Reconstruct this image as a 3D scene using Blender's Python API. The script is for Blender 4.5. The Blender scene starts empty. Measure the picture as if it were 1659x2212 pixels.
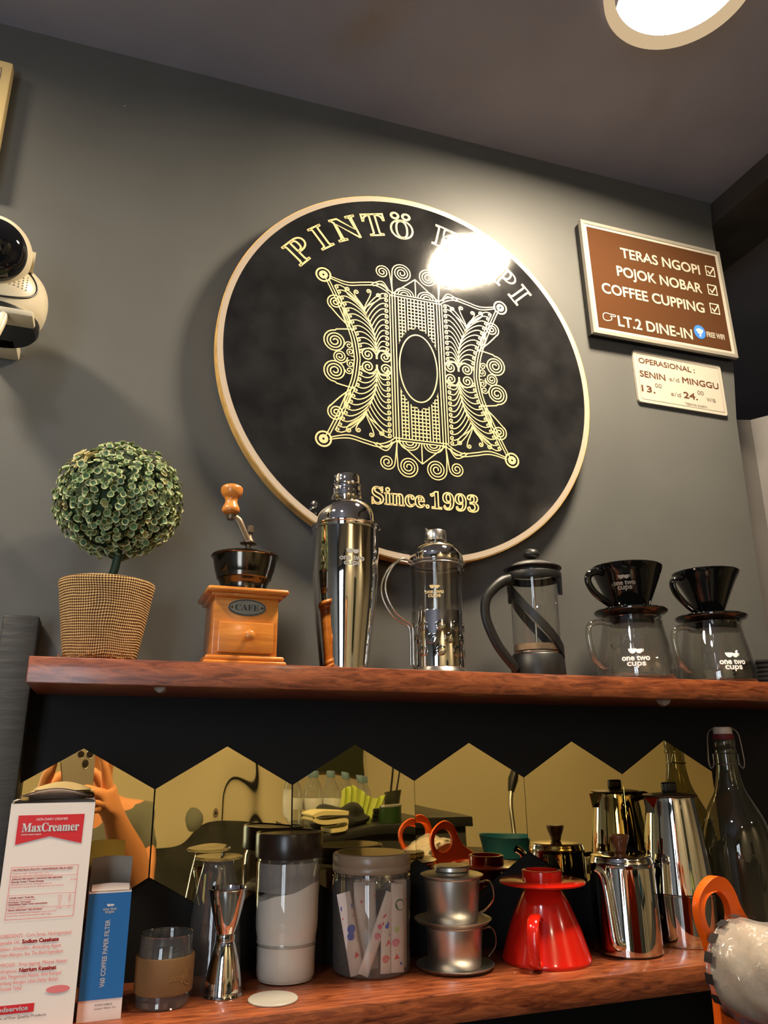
import bpy, bmesh, math, random
from math import pi, sin, cos, atan2, sqrt, radians, hypot
from mathutils import Vector, Matrix

random.seed(7)
S = bpy.context.scene
COL = S.collection

# ------------------------------------------------------------------ camera, world, exposure
YAW, PITCH, ROLL = 0.349516, 0.305257, -0.003143
CAM = Vector((0.00877, -0.96852, -0.00953))
fwd = Vector((sin(YAW) * cos(PITCH), cos(YAW) * cos(PITCH), sin(PITCH)))
r0 = Vector((cos(YAW), -sin(YAW), 0)); u0 = r0.cross(fwd)
RIGHT = cos(ROLL) * r0 + sin(ROLL) * u0
UP = -sin(ROLL) * r0 + cos(ROLL) * u0
cd = bpy.data.cameras.new('camera'); cam = bpy.data.objects.new('camera', cd); COL.objects.link(cam)
cam.matrix_world = Matrix(((RIGHT.x, UP.x, -fwd.x, CAM.x), (RIGHT.y, UP.y, -fwd.y, CAM.y),
                           (RIGHT.z, UP.z, -fwd.z, CAM.z), (0, 0, 0, 1)))
cd.sensor_fit = 'VERTICAL'; cd.sensor_height = 36.0; cd.lens = 1657.49 * 36 / 2212
cd.clip_start = 0.02; cd.clip_end = 50
S.camera = cam

W = bpy.data.worlds.new('world'); S.world = W; W.use_nodes = True
W.node_tree.nodes['Background'].inputs[0].default_value = (1, .9, .8, 1)
W.node_tree.nodes['Background'].inputs[1].default_value = 0.004

S.view_settings.view_transform = 'Standard'
S.view_settings.look = 'None'
S.view_settings.exposure = 0.0
S.view_settings.gamma = 1.0
S.view_settings.use_curve_mapping = False
S.cycles.transparent_max_bounces = 24
S.cycles.max_bounces = 10
S.cycles.caustics_refractive = False
S.cycles.caustics_reflective = False

WARM = (1.0, 0.83, 0.60)
COOL = (0.86, 0.92, 1.0)
LAMP_OVER_SIGN = 370.0       # emission of the lamp seen at the top right
LAMP_LEFT = 270.0            # the second lamp of the row, left of the frame
FILL_FRONT = 50.0  # added cool fill for the fronts of the things on the shelves
LAMP_ROOM = 150.0            # lamps further back in the room

# ------------------------------------------------------------------ materials
def nmat(name):
    m = bpy.data.materials.new(name); m.use_nodes = True
    return m, m.node_tree, m.node_tree.nodes['Principled BSDF']

def srgb(r, g, b):
    f = lambda c: (c / 255 / 12.92) if c / 255 <= .04045 else ((c / 255 + .055) / 1.055) ** 2.4
    return (f(r), f(g), f(b), 1)

def mat(name, col, rough=.5, metal=0., spec=.5, coat=0., bump=0., bscale=60., var=0., vscale=8., rvar=0., emit=0., aniso=0., stretch=(1, 1, 1), detail=3.):
    m, t, b = nmat(name)
    if len(col) == 3: col = (*col, 1)
    b.inputs['Base Color'].default_value = col
    b.inputs['Roughness'].default_value = rough
    b.inputs['Metallic'].default_value = metal
    b.inputs['Specular IOR Level'].default_value = spec
    b.inputs['Coat Weight'].default_value = coat
    b.inputs['Coat Roughness'].default_value = .08
    if bump or var or rvar:
        tc = t.nodes.new('ShaderNodeTexCoord'); mp = t.nodes.new('ShaderNodeMapping')
        mp.inputs['Scale'].default_value = stretch
        t.links.new(tc.outputs['Object'], mp.inputs[0])
    if var or rvar:
        n = t.nodes.new('ShaderNodeTexNoise'); n.inputs['Scale'].default_value = vscale; n.inputs['Detail'].default_value = detail
        t.links.new(mp.outputs[0], n.inputs['Vector'])
        if var:
            r = t.nodes.new('ShaderNodeValToRGB')
            r.color_ramp.elements[0].position = .3; r.color_ramp.elements[1].position = .7
            r.color_ramp.elements[0].color = tuple(max(0, c * (1 - var)) for c in col[:3]) + (1,)
            r.color_ramp.elements[1].color = tuple(min(1, c * (1 + var)) for c in col[:3]) + (1,)
            t.links.new(n.outputs[0], r.inputs[0]); t.links.new(r.outputs[0], b.inputs['Base Color'])
        if rvar:
            mr = t.nodes.new('ShaderNodeMapRange'); mr.inputs[3].default_value = max(0, rough - rvar); mr.inputs[4].default_value = rough + rvar
            t.links.new(n.outputs[0], mr.inputs[0]); t.links.new(mr.outputs[0], b.inputs['Roughness'])
    if bump:
        n2 = t.nodes.new('ShaderNodeTexNoise'); n2.inputs['Scale'].default_value = bscale; n2.inputs['Detail'].default_value = detail
        bp = t.nodes.new('ShaderNodeBump'); bp.inputs['Strength'].default_value = bump; bp.inputs['Distance'].default_value = .001
        t.links.new(mp.outputs[0], n2.inputs['Vector']); t.links.new(n2.outputs[0], bp.inputs['Height'])
        t.links.new(bp.outputs[0], b.inputs['Normal'])
    return m

def glass(name, tint=(1, 1, 1), edge=.55, refl=.9, base=.05, rough=0.0, haze=0., hazecol=(.8, .8, .8), bump=0.):
    """thin clear glass: what lies behind shows through, reflections grow towards the outline"""
    m, t, b = nmat(name); N = t.nodes
    lw = N.new('ShaderNodeLayerWeight'); lw.inputs[0].default_value = .5
    p = N.new('ShaderNodeMath'); p.operation = 'POWER'; p.inputs[1].default_value = 4.; t.links.new(lw.outputs['Facing'], p.inputs[0])
    ma = N.new('ShaderNodeMath'); ma.operation = 'MULTIPLY_ADD'; ma.inputs[1].default_value = refl; ma.inputs[2].default_value = base
    t.links.new(p.outputs[0], ma.inputs[0])
    tr = N.new('ShaderNodeBsdfTransparent')
    mx = N.new('ShaderNodeMix'); mx.data_type = 'RGBA'
    p2 = N.new('ShaderNodeMath'); p2.operation = 'POWER'; p2.inputs[1].default_value = 2.5; t.links.new(lw.outputs['Facing'], p2.inputs[0])
    t.links.new(p2.outputs[0], mx.inputs[0])
    mx.inputs[6].default_value = (*tint, 1); mx.inputs[7].default_value = tuple(c * edge for c in tint) + (1,)
    t.links.new(mx.outputs[2], tr.inputs[0])
    gl = N.new('ShaderNodeBsdfGlossy'); gl.inputs['Roughness'].default_value = rough; gl.inputs[0].default_value = (1, 1, 1, 1)
    if bump:
        tc = N.new('ShaderNodeTexCoord'); n = N.new('ShaderNodeTexNoise'); n.inputs['Scale'].default_value = 45; n.inputs['Detail'].default_value = 4; n.inputs['Distortion'].default_value = 1.5
        t.links.new(tc.outputs['Object'], n.inputs['Vector']); bp = N.new('ShaderNodeBump'); bp.inputs['Strength'].default_value = bump; bp.inputs['Distance'].default_value = .006
        t.links.new(n.outputs[0], bp.inputs['Height']); t.links.new(bp.outputs[0], gl.inputs['Normal'])
    ms = N.new('ShaderNodeMixShader'); t.links.new(ma.outputs[0], ms.inputs[0]); t.links.new(tr.outputs[0], ms.inputs[1]); t.links.new(gl.outputs[0], ms.inputs[2])
    out = ms
    if haze:
        df = N.new('ShaderNodeBsdfDiffuse'); df.inputs[0].default_value = (*hazecol, 1)
        m2 = N.new('ShaderNodeMixShader'); m2.inputs[0].default_value = haze
        t.links.new(ms.outputs[0], m2.inputs[1]); t.links.new(df.outputs[0], m2.inputs[2]); out = m2
    t.links.new(out.outputs[0], N['Material Output'].inputs[0]); N.remove(b)
    return m

def emis(name, col, strength):
    m, t, b = nmat(name); e = t.nodes.new('ShaderNodeEmission'); e.inputs[0].default_value = (*col, 1); e.inputs[1].default_value = strength
    t.links.new(e.outputs[0], t.nodes['Material Output'].inputs[0]); t.nodes.remove(b)
    return m

def wood(name, dark, light, rough=.35, grain=(1.2, 14, 14), scale=9., coat=.3, bump=.3, spec=.5):
    m, t, b = nmat(name); N = t.nodes
    tc = N.new('ShaderNodeTexCoord'); mp = N.new('ShaderNodeMapping'); mp.inputs['Scale'].default_value = grain
    t.links.new(tc.outputs['Object'], mp.inputs[0])
    n = N.new('ShaderNodeTexNoise'); n.inputs['Scale'].default_value = scale; n.inputs['Detail'].default_value = 8; n.inputs['Roughness'].default_value = .65; n.inputs['Distortion'].default_value = .8
    t.links.new(mp.outputs[0], n.inputs['Vector'])
    r = N.new('ShaderNodeValToRGB'); r.color_ramp.elements[0].position = .32; r.color_ramp.elements[1].position = .68
    r.color_ramp.elements[0].color = dark; r.color_ramp.elements[1].color = light
    t.links.new(n.outputs[0], r.inputs[0]); t.links.new(r.outputs[0], b.inputs['Base Color'])
    b.inputs['Roughness'].default_value = rough; b.inputs['Coat Weight'].default_value = coat; b.inputs['Coat Roughness'].default_value = .15
    b.inputs['Specular IOR Level'].default_value = spec
    bp = N.new('ShaderNodeBump'); bp.inputs['Strength'].default_value = bump; bp.inputs['Distance'].default_value = .001
    t.links.new(n.outputs[0], bp.inputs['Height']); t.links.new(bp.outputs[0], b.inputs['Normal'])
    return m

def burlap_mat():
    m, t, b = nmat('burlap'); N = t.nodes
    uv = N.new('ShaderNodeUVMap')
    sx = N.new('ShaderNodeSeparateXYZ'); t.links.new(uv.outputs[0], sx.inputs[0])
    nz = N.new('ShaderNodeTexNoise'); nz.inputs['Scale'].default_value = 5; t.links.new(uv.outputs[0], nz.inputs['Vector'])
    def wave(o, k):
        a = N.new('ShaderNodeMath'); a.operation = 'MULTIPLY'; a.inputs[1].default_value = k; t.links.new(sx.outputs[o], a.inputs[0])
        c = N.new('ShaderNodeMath'); c.operation = 'MULTIPLY_ADD'; c.inputs[1].default_value = 9.; t.links.new(nz.outputs[0], c.inputs[0]); t.links.new(a.outputs[0], c.inputs[2])
        s = N.new('ShaderNodeMath'); s.operation = 'SINE'; t.links.new(c.outputs[0], s.inputs[0])
        ab = N.new('ShaderNodeMath'); ab.operation = 'ABSOLUTE'; t.links.new(s.outputs[0], ab.inputs[0])
        return ab
    wx, wy = wave(0, 351.858), wave(1, 215)
    mu = N.new('ShaderNodeMath'); mu.operation = 'MULTIPLY'; t.links.new(wx.outputs[0], mu.inputs[0]); t.links.new(wy.outputs[0], mu.inputs[1])
    mxx = N.new('ShaderNodeMath'); mxx.operation = 'MAXIMUM'; t.links.new(wx.outputs[0], mxx.inputs[0]); t.links.new(wy.outputs[0], mxx.inputs[1])
    ad = N.new('ShaderNodeMath'); ad.operation = 'ADD'; t.links.new(mu.outputs[0], ad.inputs[0]); t.links.new(mxx.outputs[0], ad.inputs[1])
    n2 = N.new('ShaderNodeTexNoise'); n2.inputs['Scale'].default_value = 30; n2.inputs['Detail'].default_value = 4; t.links.new(uv.outputs[0], n2.inputs['Vector'])
    a2 = N.new('ShaderNodeMath'); a2.operation = 'MULTIPLY_ADD'; a2.inputs[1].default_value = .5; t.links.new(n2.outputs[0], a2.inputs[0]); t.links.new(ad.outputs[0], a2.inputs[2])
    r = N.new('ShaderNodeValToRGB'); r.color_ramp.elements[0].position = .5; r.color_ramp.elements[1].position = 1.9 / 2
    r.color_ramp.elements[0].color = srgb(82, 56, 30); r.color_ramp.elements[1].color = srgb(214, 176, 124)
    dv = N.new('ShaderNodeMath'); dv.operation = 'MULTIPLY'; dv.inputs[1].default_value = .5; t.links.new(a2.outputs[0], dv.inputs[0])
    t.links.new(dv.outputs[0], r.inputs[0]); t.links.new(r.outputs[0], b.inputs['Base Color'])
    b.inputs['Roughness'].default_value = .95; b.inputs['Specular IOR Level'].default_value = .1
    bp = N.new('ShaderNodeBump'); bp.inputs['Strength'].default_value = .9; bp.inputs['Distance'].default_value = .0012
    t.links.new(ad.outputs[0], bp.inputs['Height']); t.links.new(bp.outputs[0], b.inputs['Normal'])
    return m

def leaf_mat():
    m, t, b = nmat('leaf'); a = t.nodes.new('ShaderNodeVertexColor'); a.layer_name = 'Col'
    t.links.new(a.outputs[0], b.inputs['Base Color']); b.inputs['Roughness'].default_value = .55; b.inputs['Specular IOR Level'].default_value = .3
    return m

def wall_mat(name, col, stain=None, rough=.5, spec=.35):
    m, t, b = nmat(name); N = t.nodes
    tc = N.new('ShaderNodeTexCoord')
    n = N.new('ShaderNodeTexNoise'); n.inputs['Scale'].default_value = 5; n.inputs['Detail'].default_value = 6; t.links.new(tc.outputs['Object'], n.inputs['Vector'])
    r = N.new('ShaderNodeValToRGB'); r.color_ramp.elements[0].position = .3; r.color_ramp.elements[1].position = .7
    r.color_ramp.elements[0].color = tuple(c * .9 for c in col) + (1,); r.color_ramp.elements[1].color = tuple(c * 1.1 for c in col) + (1,)
    t.links.new(n.outputs[0], r.inputs[0])
    # small white plaster specks
    v = N.new('ShaderNodeTexVoronoi'); v.inputs['Scale'].default_value = 13; t.links.new(tc.outputs['Object'], v.inputs['Vector'])
    lt = N.new('ShaderNodeMath'); lt.operation = 'LESS_THAN'; lt.inputs[1].default_value = .016; t.links.new(v.outputs['Distance'], lt.inputs[0])
    mx = N.new('ShaderNodeMix'); mx.data_type = 'RGBA'; t.links.new(lt.outputs[0], mx.inputs[0]); t.links.new(r.outputs[0], mx.inputs[6]); mx.inputs[7].default_value = (.34, .33, .3, 1)
    last = mx.outputs[2]
    for (loc, sc, rot, c2, k) in (stain or []):
        mp = N.new('ShaderNodeMapping'); mp.vector_type = 'TEXTURE'; mp.inputs['Location'].default_value = loc; mp.inputs['Scale'].default_value = sc; mp.inputs['Rotation'].default_value = rot
        t.links.new(tc.outputs['Object'], mp.inputs[0])
        g = N.new('ShaderNodeTexGradient'); g.gradient_type = 'SPHERICAL'; t.links.new(mp.outputs[0], g.inputs[0])
        n3 = N.new('ShaderNodeTexNoise'); n3.inputs['Scale'].default_value = 40; n3.inputs['Detail'].default_value = 5; t.links.new(tc.outputs['Object'], n3.inputs['Vector'])
        mm = N.new('ShaderNodeMath'); mm.operation = 'MULTIPLY'; t.links.new(g.outputs[1], mm.inputs[0]); t.links.new(n3.outputs[0], mm.inputs[1])
        m3 = N.new('ShaderNodeMath'); m3.operation = 'MULTIPLY'; m3.inputs[1].default_value = k; m3.use_clamp = True; t.links.new(mm.outputs[0], m3.inputs[0])
        x2 = N.new('ShaderNodeMix'); x2.data_type = 'RGBA'; t.links.new(m3.outputs[0], x2.inputs[0]); t.links.new(last, x2.inputs[6]); x2.inputs[7].default_value = (*c2, 1)
        last = x2.outputs[2]
    t.links.new(last, b.inputs['Base Color'])
    b.inputs['Roughness'].default_value = rough; b.inputs['Specular IOR Level'].default_value = spec
    n4 = N.new('ShaderNodeTexNoise'); n4.inputs['Scale'].default_value = 70; n4.inputs['Detail'].default_value = 4; t.links.new(tc.outputs['Object'], n4.inputs['Vector'])
    bp = N.new('ShaderNodeBump'); bp.inputs['Strength'].default_value = .12; bp.inputs['Distance'].default_value = .001
    t.links.new(n4.outputs[0], bp.inputs['Height']); t.links.new(bp.outputs[0], b.inputs['Normal'])
    return m

def mirror_mat(name, warp, scale, seed):
    m, t, b = nmat(name); N = t.nodes
    b.inputs['Base Color'].default_value = (.95, .79, .39, 1); b.inputs['Metallic'].default_value = 1; b.inputs['Roughness'].default_value = .012
    tc = N.new('ShaderNodeTexCoord'); mp = N.new('ShaderNodeMapping'); mp.inputs['Location'].default_value = (seed, seed * 2.3, 0)
    t.links.new(tc.outputs['Object'], mp.inputs[0])
    n = N.new('ShaderNodeTexNoise'); n.inputs['Scale'].default_value = scale; n.inputs['Detail'].default_value = 0; t.links.new(mp.outputs[0], n.inputs['Vector'])
    bp = N.new('ShaderNodeBump'); bp.inputs['Strength'].default_value = 1; bp.inputs['Distance'].default_value = warp
    t.links.new(n.outputs[0], bp.inputs['Height']); t.links.new(bp.outputs[0], b.inputs['Normal'])
    return m

M = {}
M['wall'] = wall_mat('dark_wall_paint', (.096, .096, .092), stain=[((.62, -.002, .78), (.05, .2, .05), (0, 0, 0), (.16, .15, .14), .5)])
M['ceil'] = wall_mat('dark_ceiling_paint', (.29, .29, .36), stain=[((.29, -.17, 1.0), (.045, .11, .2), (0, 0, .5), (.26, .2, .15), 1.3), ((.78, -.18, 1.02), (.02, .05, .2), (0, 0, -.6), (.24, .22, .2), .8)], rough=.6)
M['shaded_wall'] = mat('shade_darkened_wall', (.012, .012, .012), .7, spec=.2)  # near-black colour that holds the shade under the upper board
M['recess'] = mat('passage_paint', (.03, .03, .032), .8, var=.2, vscale=3)
M['beam'] = mat('beam_paint', (.055, .046, .04), .7, var=.25, vscale=14, bump=.3)
M['grey_panel'] = mat('grey_panel_paint', (.13, .12, .115), .6, var=.08)
M['cream_wall'] = mat('cream_wall_paint', (.74, .64, .42), .8, var=.03, vscale=2)
M['dado'] = mat('dark_dado_stone', (.05, .05, .042), .5, var=.5, vscale=9, detail=6)
M['floor'] = mat('floor_tile', (.4, .36, .3), .5, var=.1)
M['shelf'] = wood('red_brown_wood', srgb(80, 29, 14), srgb(172, 94, 54), rough=.33, grain=(3, 18, 18), scale=9, coat=.35, bump=.45)
M['post'] = mat('black_painted_timber', (.022, .021, .02), .55, bump=1.0, bscale=22, stretch=(1.2, 1.2, 7), detail=7, var=.25, vscale=30)
M['sticker'] = mat('glossy_black_vinyl', (.0135, .0135, .0145), .085, coat=0, spec=.5, bump=.10, bscale=30, rvar=.05, vscale=16, detail=5, var=.5)
M['ply'] = mat('plywood_edge', srgb(214, 172, 100), .7, var=.2, vscale=60)
M['tape'] = mat('beige_edge_band', srgb(174, 158, 140), .5)
M['cream'] = mat('cream_print', srgb(222, 196, 140), .45)
M['brown'] = mat('brown_board', srgb(78, 50, 31), .1, coat=.3, var=.05, vscale=4)
M['white'] = mat('white_board', srgb(178, 171, 158), .35)
M['offwhite'] = mat('offwhite_print', srgb(204, 195, 176), .5)
M['alu'] = mat('grey_aluminium_frame', srgb(168, 162, 150), .4, metal=.4)
M['brown_print'] = mat('brown_print', srgb(98, 58, 38), .5)
M['grey_print'] = mat('grey_print', srgb(120, 108, 96), .5)
M['blue_dot'] = mat('blue_print', srgb(58, 118, 214), .4)
M['chrome'] = mat('polished_steel', (.78, .76, .72), .045, metal=1)
M['grey_chrome'] = mat('shaded_polished_steel', (.42, .41, .39), .09, metal=1)
M['etched'] = mat('etched_matt_mark', (.36, .35, .33), .7)
M['steel'] = mat('satin_steel', (.62, .6, .56), .24, metal=1, rvar=.06, vscale=40)
M['dull_steel'] = mat('dull_aluminium', (.60, .57, .52), .34, metal=1, rvar=.08, vscale=30)
M['dark_steel'] = mat('dark_polished_metal', (.11, .095, .08), .16, metal=1)
M['bronze'] = mat('bronzed_metal', (.17, .125, .085), .4, metal=.85)
M['pewter'] = mat('pewter_plate', (.17, .19, .21), .35, metal=.8)
M['pewter_dark'] = mat('pewter_letters', (.035, .04, .045), .45, metal=.6)
M['gwood'] = wood('honey_wood', srgb(170, 96, 30), srgb(216, 138, 56), rough=.28, grain=(2, 2, 16), scale=6, coat=.5, bump=.08)
M['gwood2'] = wood('honey_wood_turned', srgb(186, 108, 40), srgb(222, 142, 62), rough=.3, grain=(2, 2, 4), scale=20, coat=.5, bump=.05)
M['burlap'] = burlap_mat()
M['leaf'] = leaf_mat()
M['moss'] = mat('dark_foliage_core', (.018, .04, .014), .9)
M['stem'] = mat('green_stem', (.02, .055, .03), .5)
M['jute'] = mat('frayed_jute', srgb(150, 104, 52), .95)
M['blackplastic'] = mat('black_plastic', (.008, .008, .008), .42, bump=.1, bscale=300)
M['greylid'] = mat('grey_metallic_lid', (.16, .155, .15), .35, metal=.5)
M['blackceramic'] = mat('black_glazed_ceramic', (.004, .004, .004), .06, spec=.6)
M['redplastic'] = mat('red_glazed', srgb(206, 30, 16), .16, coat=.4)
M['glass'] = glass('clear_glass', (.95, .95, .94), edge=.62, base=.05, refl=.9)
M['thickglass'] = glass('thick_clear_glass', (.88, .88, .86), edge=.35, base=.12)
M['greyglass'] = glass('greyish_clear_glass', (.86, .85, .82), edge=.5, base=.06, haze=.05)
M['jarglass'] = glass('dusty_jar_glass', (.86, .82, .76), edge=.5, haze=.10, hazecol=(.6, .55, .5))
M['bottleglass'] = glass('dark_green_bottle_glass', (.52, .52, .38), edge=.4, base=.07, haze=.09, hazecol=(.34, .32, .22))
M['petglass'] = glass('clear_bottle_plastic', (.9, .92, .92), edge=.5, base=.1, haze=.08)
M['film'] = glass('crumpled_clear_film', (.9, .88, .85), edge=.6, base=.16, refl=.7, rough=.10, haze=.16, hazecol=(.85, .8, .74), bump=.9)
M['powder'] = mat('white_powder', srgb(222, 212, 198), .9)
M['powdersmear'] = glass('powder_smear', (.8, .76, .72), edge=.9, base=.0, refl=.1, haze=.45, hazecol=(.50, .46, .42))
M['browncap'] = mat('dark_brown_cap', (.02, .011, .007), .28)
M['leather'] = mat('tan_silicone_sleeve', srgb(110, 77, 40), .75, bump=.1, bscale=200)
M['leather2'] = mat('tan_embossing', srgb(128, 92, 50), .6)
M['taupelid'] = mat('taupe_plastic_lid', srgb(140, 118, 96), .3)
M['lidtop'] = mat('amber_lid_inset', srgb(150, 108, 48), .14, metal=.6)
M['card'] = mat('white_card', srgb(234, 220, 210), .55)
M['cardin'] = mat('grey_card_inside', srgb(120, 108, 96), .8)
M['redprint'] = mat('red_print', srgb(206, 26, 34), .5)
M['pinkprint'] = mat('pink_small_print', srgb(226, 118, 120), .5)
M['blueprint'] = mat('blue_box_print', srgb(24, 106, 172), .5)
M['whiteprint'] = mat('white_print', srgb(226, 226, 226), .5)
M['blackprint'] = mat('black_print', srgb(40, 36, 36), .5)
M['foil'] = mat('silver_flap', (.42, .42, .38), .35, metal=.6)
M['orange'] = mat('orange_plastic', srgb(236, 96, 14), .35)
M['whiteplastic'] = mat('white_camera_plastic', srgb(226, 214, 186), .3)
M['lensblack'] = mat('black_lens_face', (.006, .006, .008), .05)
M['lensring'] = mat('grey_lens_ring', (.3, .28, .25), .2, metal=.8)
M['greydots'] = mat('speaker_holes', (.2, .17, .12), .8)
M['bone'] = mat('white_ceramic_stopper', srgb(220, 205, 190), .3)
M['rubber'] = mat('red_rubber', srgb(110, 20, 36), .6)
M['wire'] = mat('steel_wire', (.5, .48, .44), .3, metal=1)
M['knobwood'] = wood('dark_knob_wood', srgb(92, 46, 20), srgb(140, 76, 36), rough=.4, grain=(3, 3, 3), scale=20)
M['skin'] = mat('skin', srgb(222, 150, 104), .55)
M['cloth'] = mat('olive_cloth', (.12, .125, .10), .9)
M['trouser'] = mat('dark_cloth', (.03, .03, .035), .9)
M['hair'] = mat('black_hair', (.01, .008, .007), .6)
M['phone'] = mat('grey_phone', (.16, .14, .125), .25, metal=.3)
M['lime'] = mat('lime_green_paper', srgb(206, 220, 100), .6)
M['teal'] = mat('teal_plastic', srgb(30, 92, 110), .4)
M['capblue'] = mat('blue_grey_cap', srgb(120, 148, 168), .4)
M['toweling'] = mat('cream_towel', srgb(214, 200, 150), .95)
M['counter'] = mat('dark_counter_top', (.02, .02, .019), .4)
M['plaster'] = mat('dried_plaster', srgb(150, 140, 125), .9)

# ------------------------------------------------------------------ mesh helpers
def nb(): return bmesh.new()

def obj(name, bm, m, parent=None, smooth=True, label=None, ang=40):
    me = bpy.data.meshes.new(name); bm.normal_update(); bm.to_mesh(me); bm.free()
    for mm in (m if isinstance(m, (list, tuple)) else [m]): me.materials.append(mm)
    if smooth:
        me.polygons.foreach_set('use_smooth', [True] * len(me.polygons))
        if ang < 180: me.set_sharp_from_angle(angle=radians(ang))
    o = bpy.data.objects.new(name, me); COL.objects.link(o)
    if parent is not None: o.parent = parent
    if label: o['label'] = label
    return o

def thing(name, label, cat, loc=(0, 0, 0), rz=0., group=None):
    o = bpy.data.objects.new(name, None); COL.objects.link(o); o.location = loc; o.rotation_euler = (0, 0, rz)
    o.empty_display_size = .02
    o['label'] = label; o['category'] = cat
    if group: o['group'] = group
    return o

def tag(o, label, cat, group=None):
    o['label'] = label; o['category'] = cat
    if group: o['group'] = group
    return o

def struct(name, bm, m, smooth=False):
    o = obj(name, bm, m, None, smooth); o['kind'] = 'structure'; return o

def lathe(bm, prof, seg=64, c=(0, 0), close=False, rfun=None):
    """spin (r, z) pairs round the z axis; UV = (angle, running length)"""
    uvl = bm.loops.layers.uv.verify()
    rings, L = [], [0.]
    for i, (r, z) in enumerate(prof):
        if i: L.append(L[-1] + hypot(r - prof[i - 1][0], z - prof[i - 1][1]))
        if r < 1e-6: rings.append([bm.verts.new((c[0], c[1], z))])
        else:
            ring = []
            for k in range(seg):
                a = 2 * pi * k / seg; rr = r * (rfun(a, z) if rfun else 1)
                ring.append(bm.verts.new((c[0] + rr * cos(a), c[1] + rr * sin(a), z)))
            rings.append(ring)
    T = max(L[-1], 1e-6)
    pairs = [(i, i + 1) for i in range(len(rings) - 1)] + ([(len(rings) - 1, 0)] if close else [])
    for i, j in pairs:
        A, B = rings[i], rings[j]
        for k in range(seg):
            k2 = (k + 1) % seg
            if len(A) == 1 and len(B) == 1: continue
            if len(A) == 1: vs = [A[0], B[k2], B[k]]; us = [(k / seg, L[i] / T), ((k + 1) / seg, L[j] / T), (k / seg, L[j] / T)]
            elif len(B) == 1: vs = [A[k], A[k2], B[0]]; us = [(k / seg, L[i] / T), ((k + 1) / seg, L[i] / T), (k / seg, L[j] / T)]
            else:
                vs = [A[k], A[k2], B[k2], B[k]]; us = [(k / seg, L[i] / T), ((k + 1) / seg, L[i] / T), ((k + 1) / seg, L[j] / T), (k / seg, L[j] / T)]
            f = bm.faces.new(vs)
            for lp, u in zip(f.loops, us): lp[uvl].uv = u
    return bm

def smoothprof(pts, n=6):
    """Catmull-Rom through (r, z) points"""
    out = []
    P = [pts[0]] + list(pts) + [pts[-1]]
    for i in range(1, len(P) - 2):
        for k in range(n):
            t = k / n; a, b, c, d = P[i - 1], P[i], P[i + 1], P[i + 2]
            q = []
            for x in range(len(a)):
                q.append(.5 * ((2 * b[x]) + (-a[x] + c[x]) * t + (2 * a[x] - 5 * b[x] + 4 * c[x] - d[x]) * t * t + (-a[x] + 3 * b[x] - 3 * c[x] + d[x]) * t ** 3))
            out.append(tuple(q))
    out.append(tuple(pts[-1]))
    return out

def box(bm, lo, hi, bev=0., seg=2):
    vs = [bm.verts.new((x, y, z)) for z in (lo[2], hi[2]) for y in (lo[1], hi[1]) for x in (lo[0], hi[0])]
    fs = [bm.faces.new([vs[i] for i in q]) for q in ((0, 2, 3, 1), (4, 5, 7, 6), (0, 1, 5, 4), (2, 6, 7, 3), (0, 4, 6, 2), (1, 3, 7, 5))]
    if bev:
        es = list({e for f in fs for e in f.edges})
        bmesh.ops.bevel(bm, geom=es, offset=bev, segments=seg, affect='EDGES', profile=.5)
    return bm

def tube(bm, path, r, seg=10, closed=False, cap=True, flat=None):
    """sweep a round (or flattened: flat=(a, b) half sizes, first along the side) section along path"""
    P = [Vector(p) for p in path]; n = len(P); rings = []
    R = r if isinstance(r, (list, tuple)) else [r] * n
    T = []
    for i in range(n):
        a = P[(i - 1) % n] if (closed or i > 0) else P[i]; b = P[(i + 1) % n] if (closed or i < n - 1) else P[i]
        T.append((b - a).normalized())
    ref = Vector((0, 0, 1)) if abs(T[0].z) < .9 else Vector((1, 0, 0))
    nrm = (ref - T[0] * ref.dot(T[0])).normalized()
    for i in range(n):
        nrm = (nrm - T[i] * nrm.dot(T[i])).normalized(); bi = T[i].cross(nrm)
        ring = []
        for k in range(seg):
            a = 2 * pi * k / seg
            if flat: ring.append(bm.verts.new(P[i] + nrm * flat[0] * cos(a) + bi * flat[1] * sin(a)))
            else: ring.append(bm.verts.new(P[i] + (nrm * cos(a) + bi * sin(a)) * R[i]))
        rings.append(ring)
    for i in range(n if closed else n - 1):
        A, B = rings[i], rings[(i + 1) % n]
        for k in range(seg): bm.faces.new([A[k], A[(k + 1) % seg], B[(k + 1) % seg], B[k]])
    if cap and not closed: bm.faces.new(rings[0][::-1]); bm.faces.new(rings[-1])
    return bm

def curve3(pts, n=8, closed=False):
    out = []
    P = [Vector(p) for p in pts]
    m = len(P)
    g = (lambda i: P[i % m]) if closed else (lambda i: P[max(0, min(m - 1, i))])
    for i in range(m if closed else m - 1):
        for k in range(n):
            t = k / n; a, b, c, d = g(i - 1), g(i), g(i + 1), g(i + 2)
            out.append(.5 * (2 * b + (c - a) * t + (2 * a - 5 * b + 4 * c - d) * t * t + (3 * b - a - 3 * c + d) * t ** 3))
    if not closed: out.append(P[-1])
    return out

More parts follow.
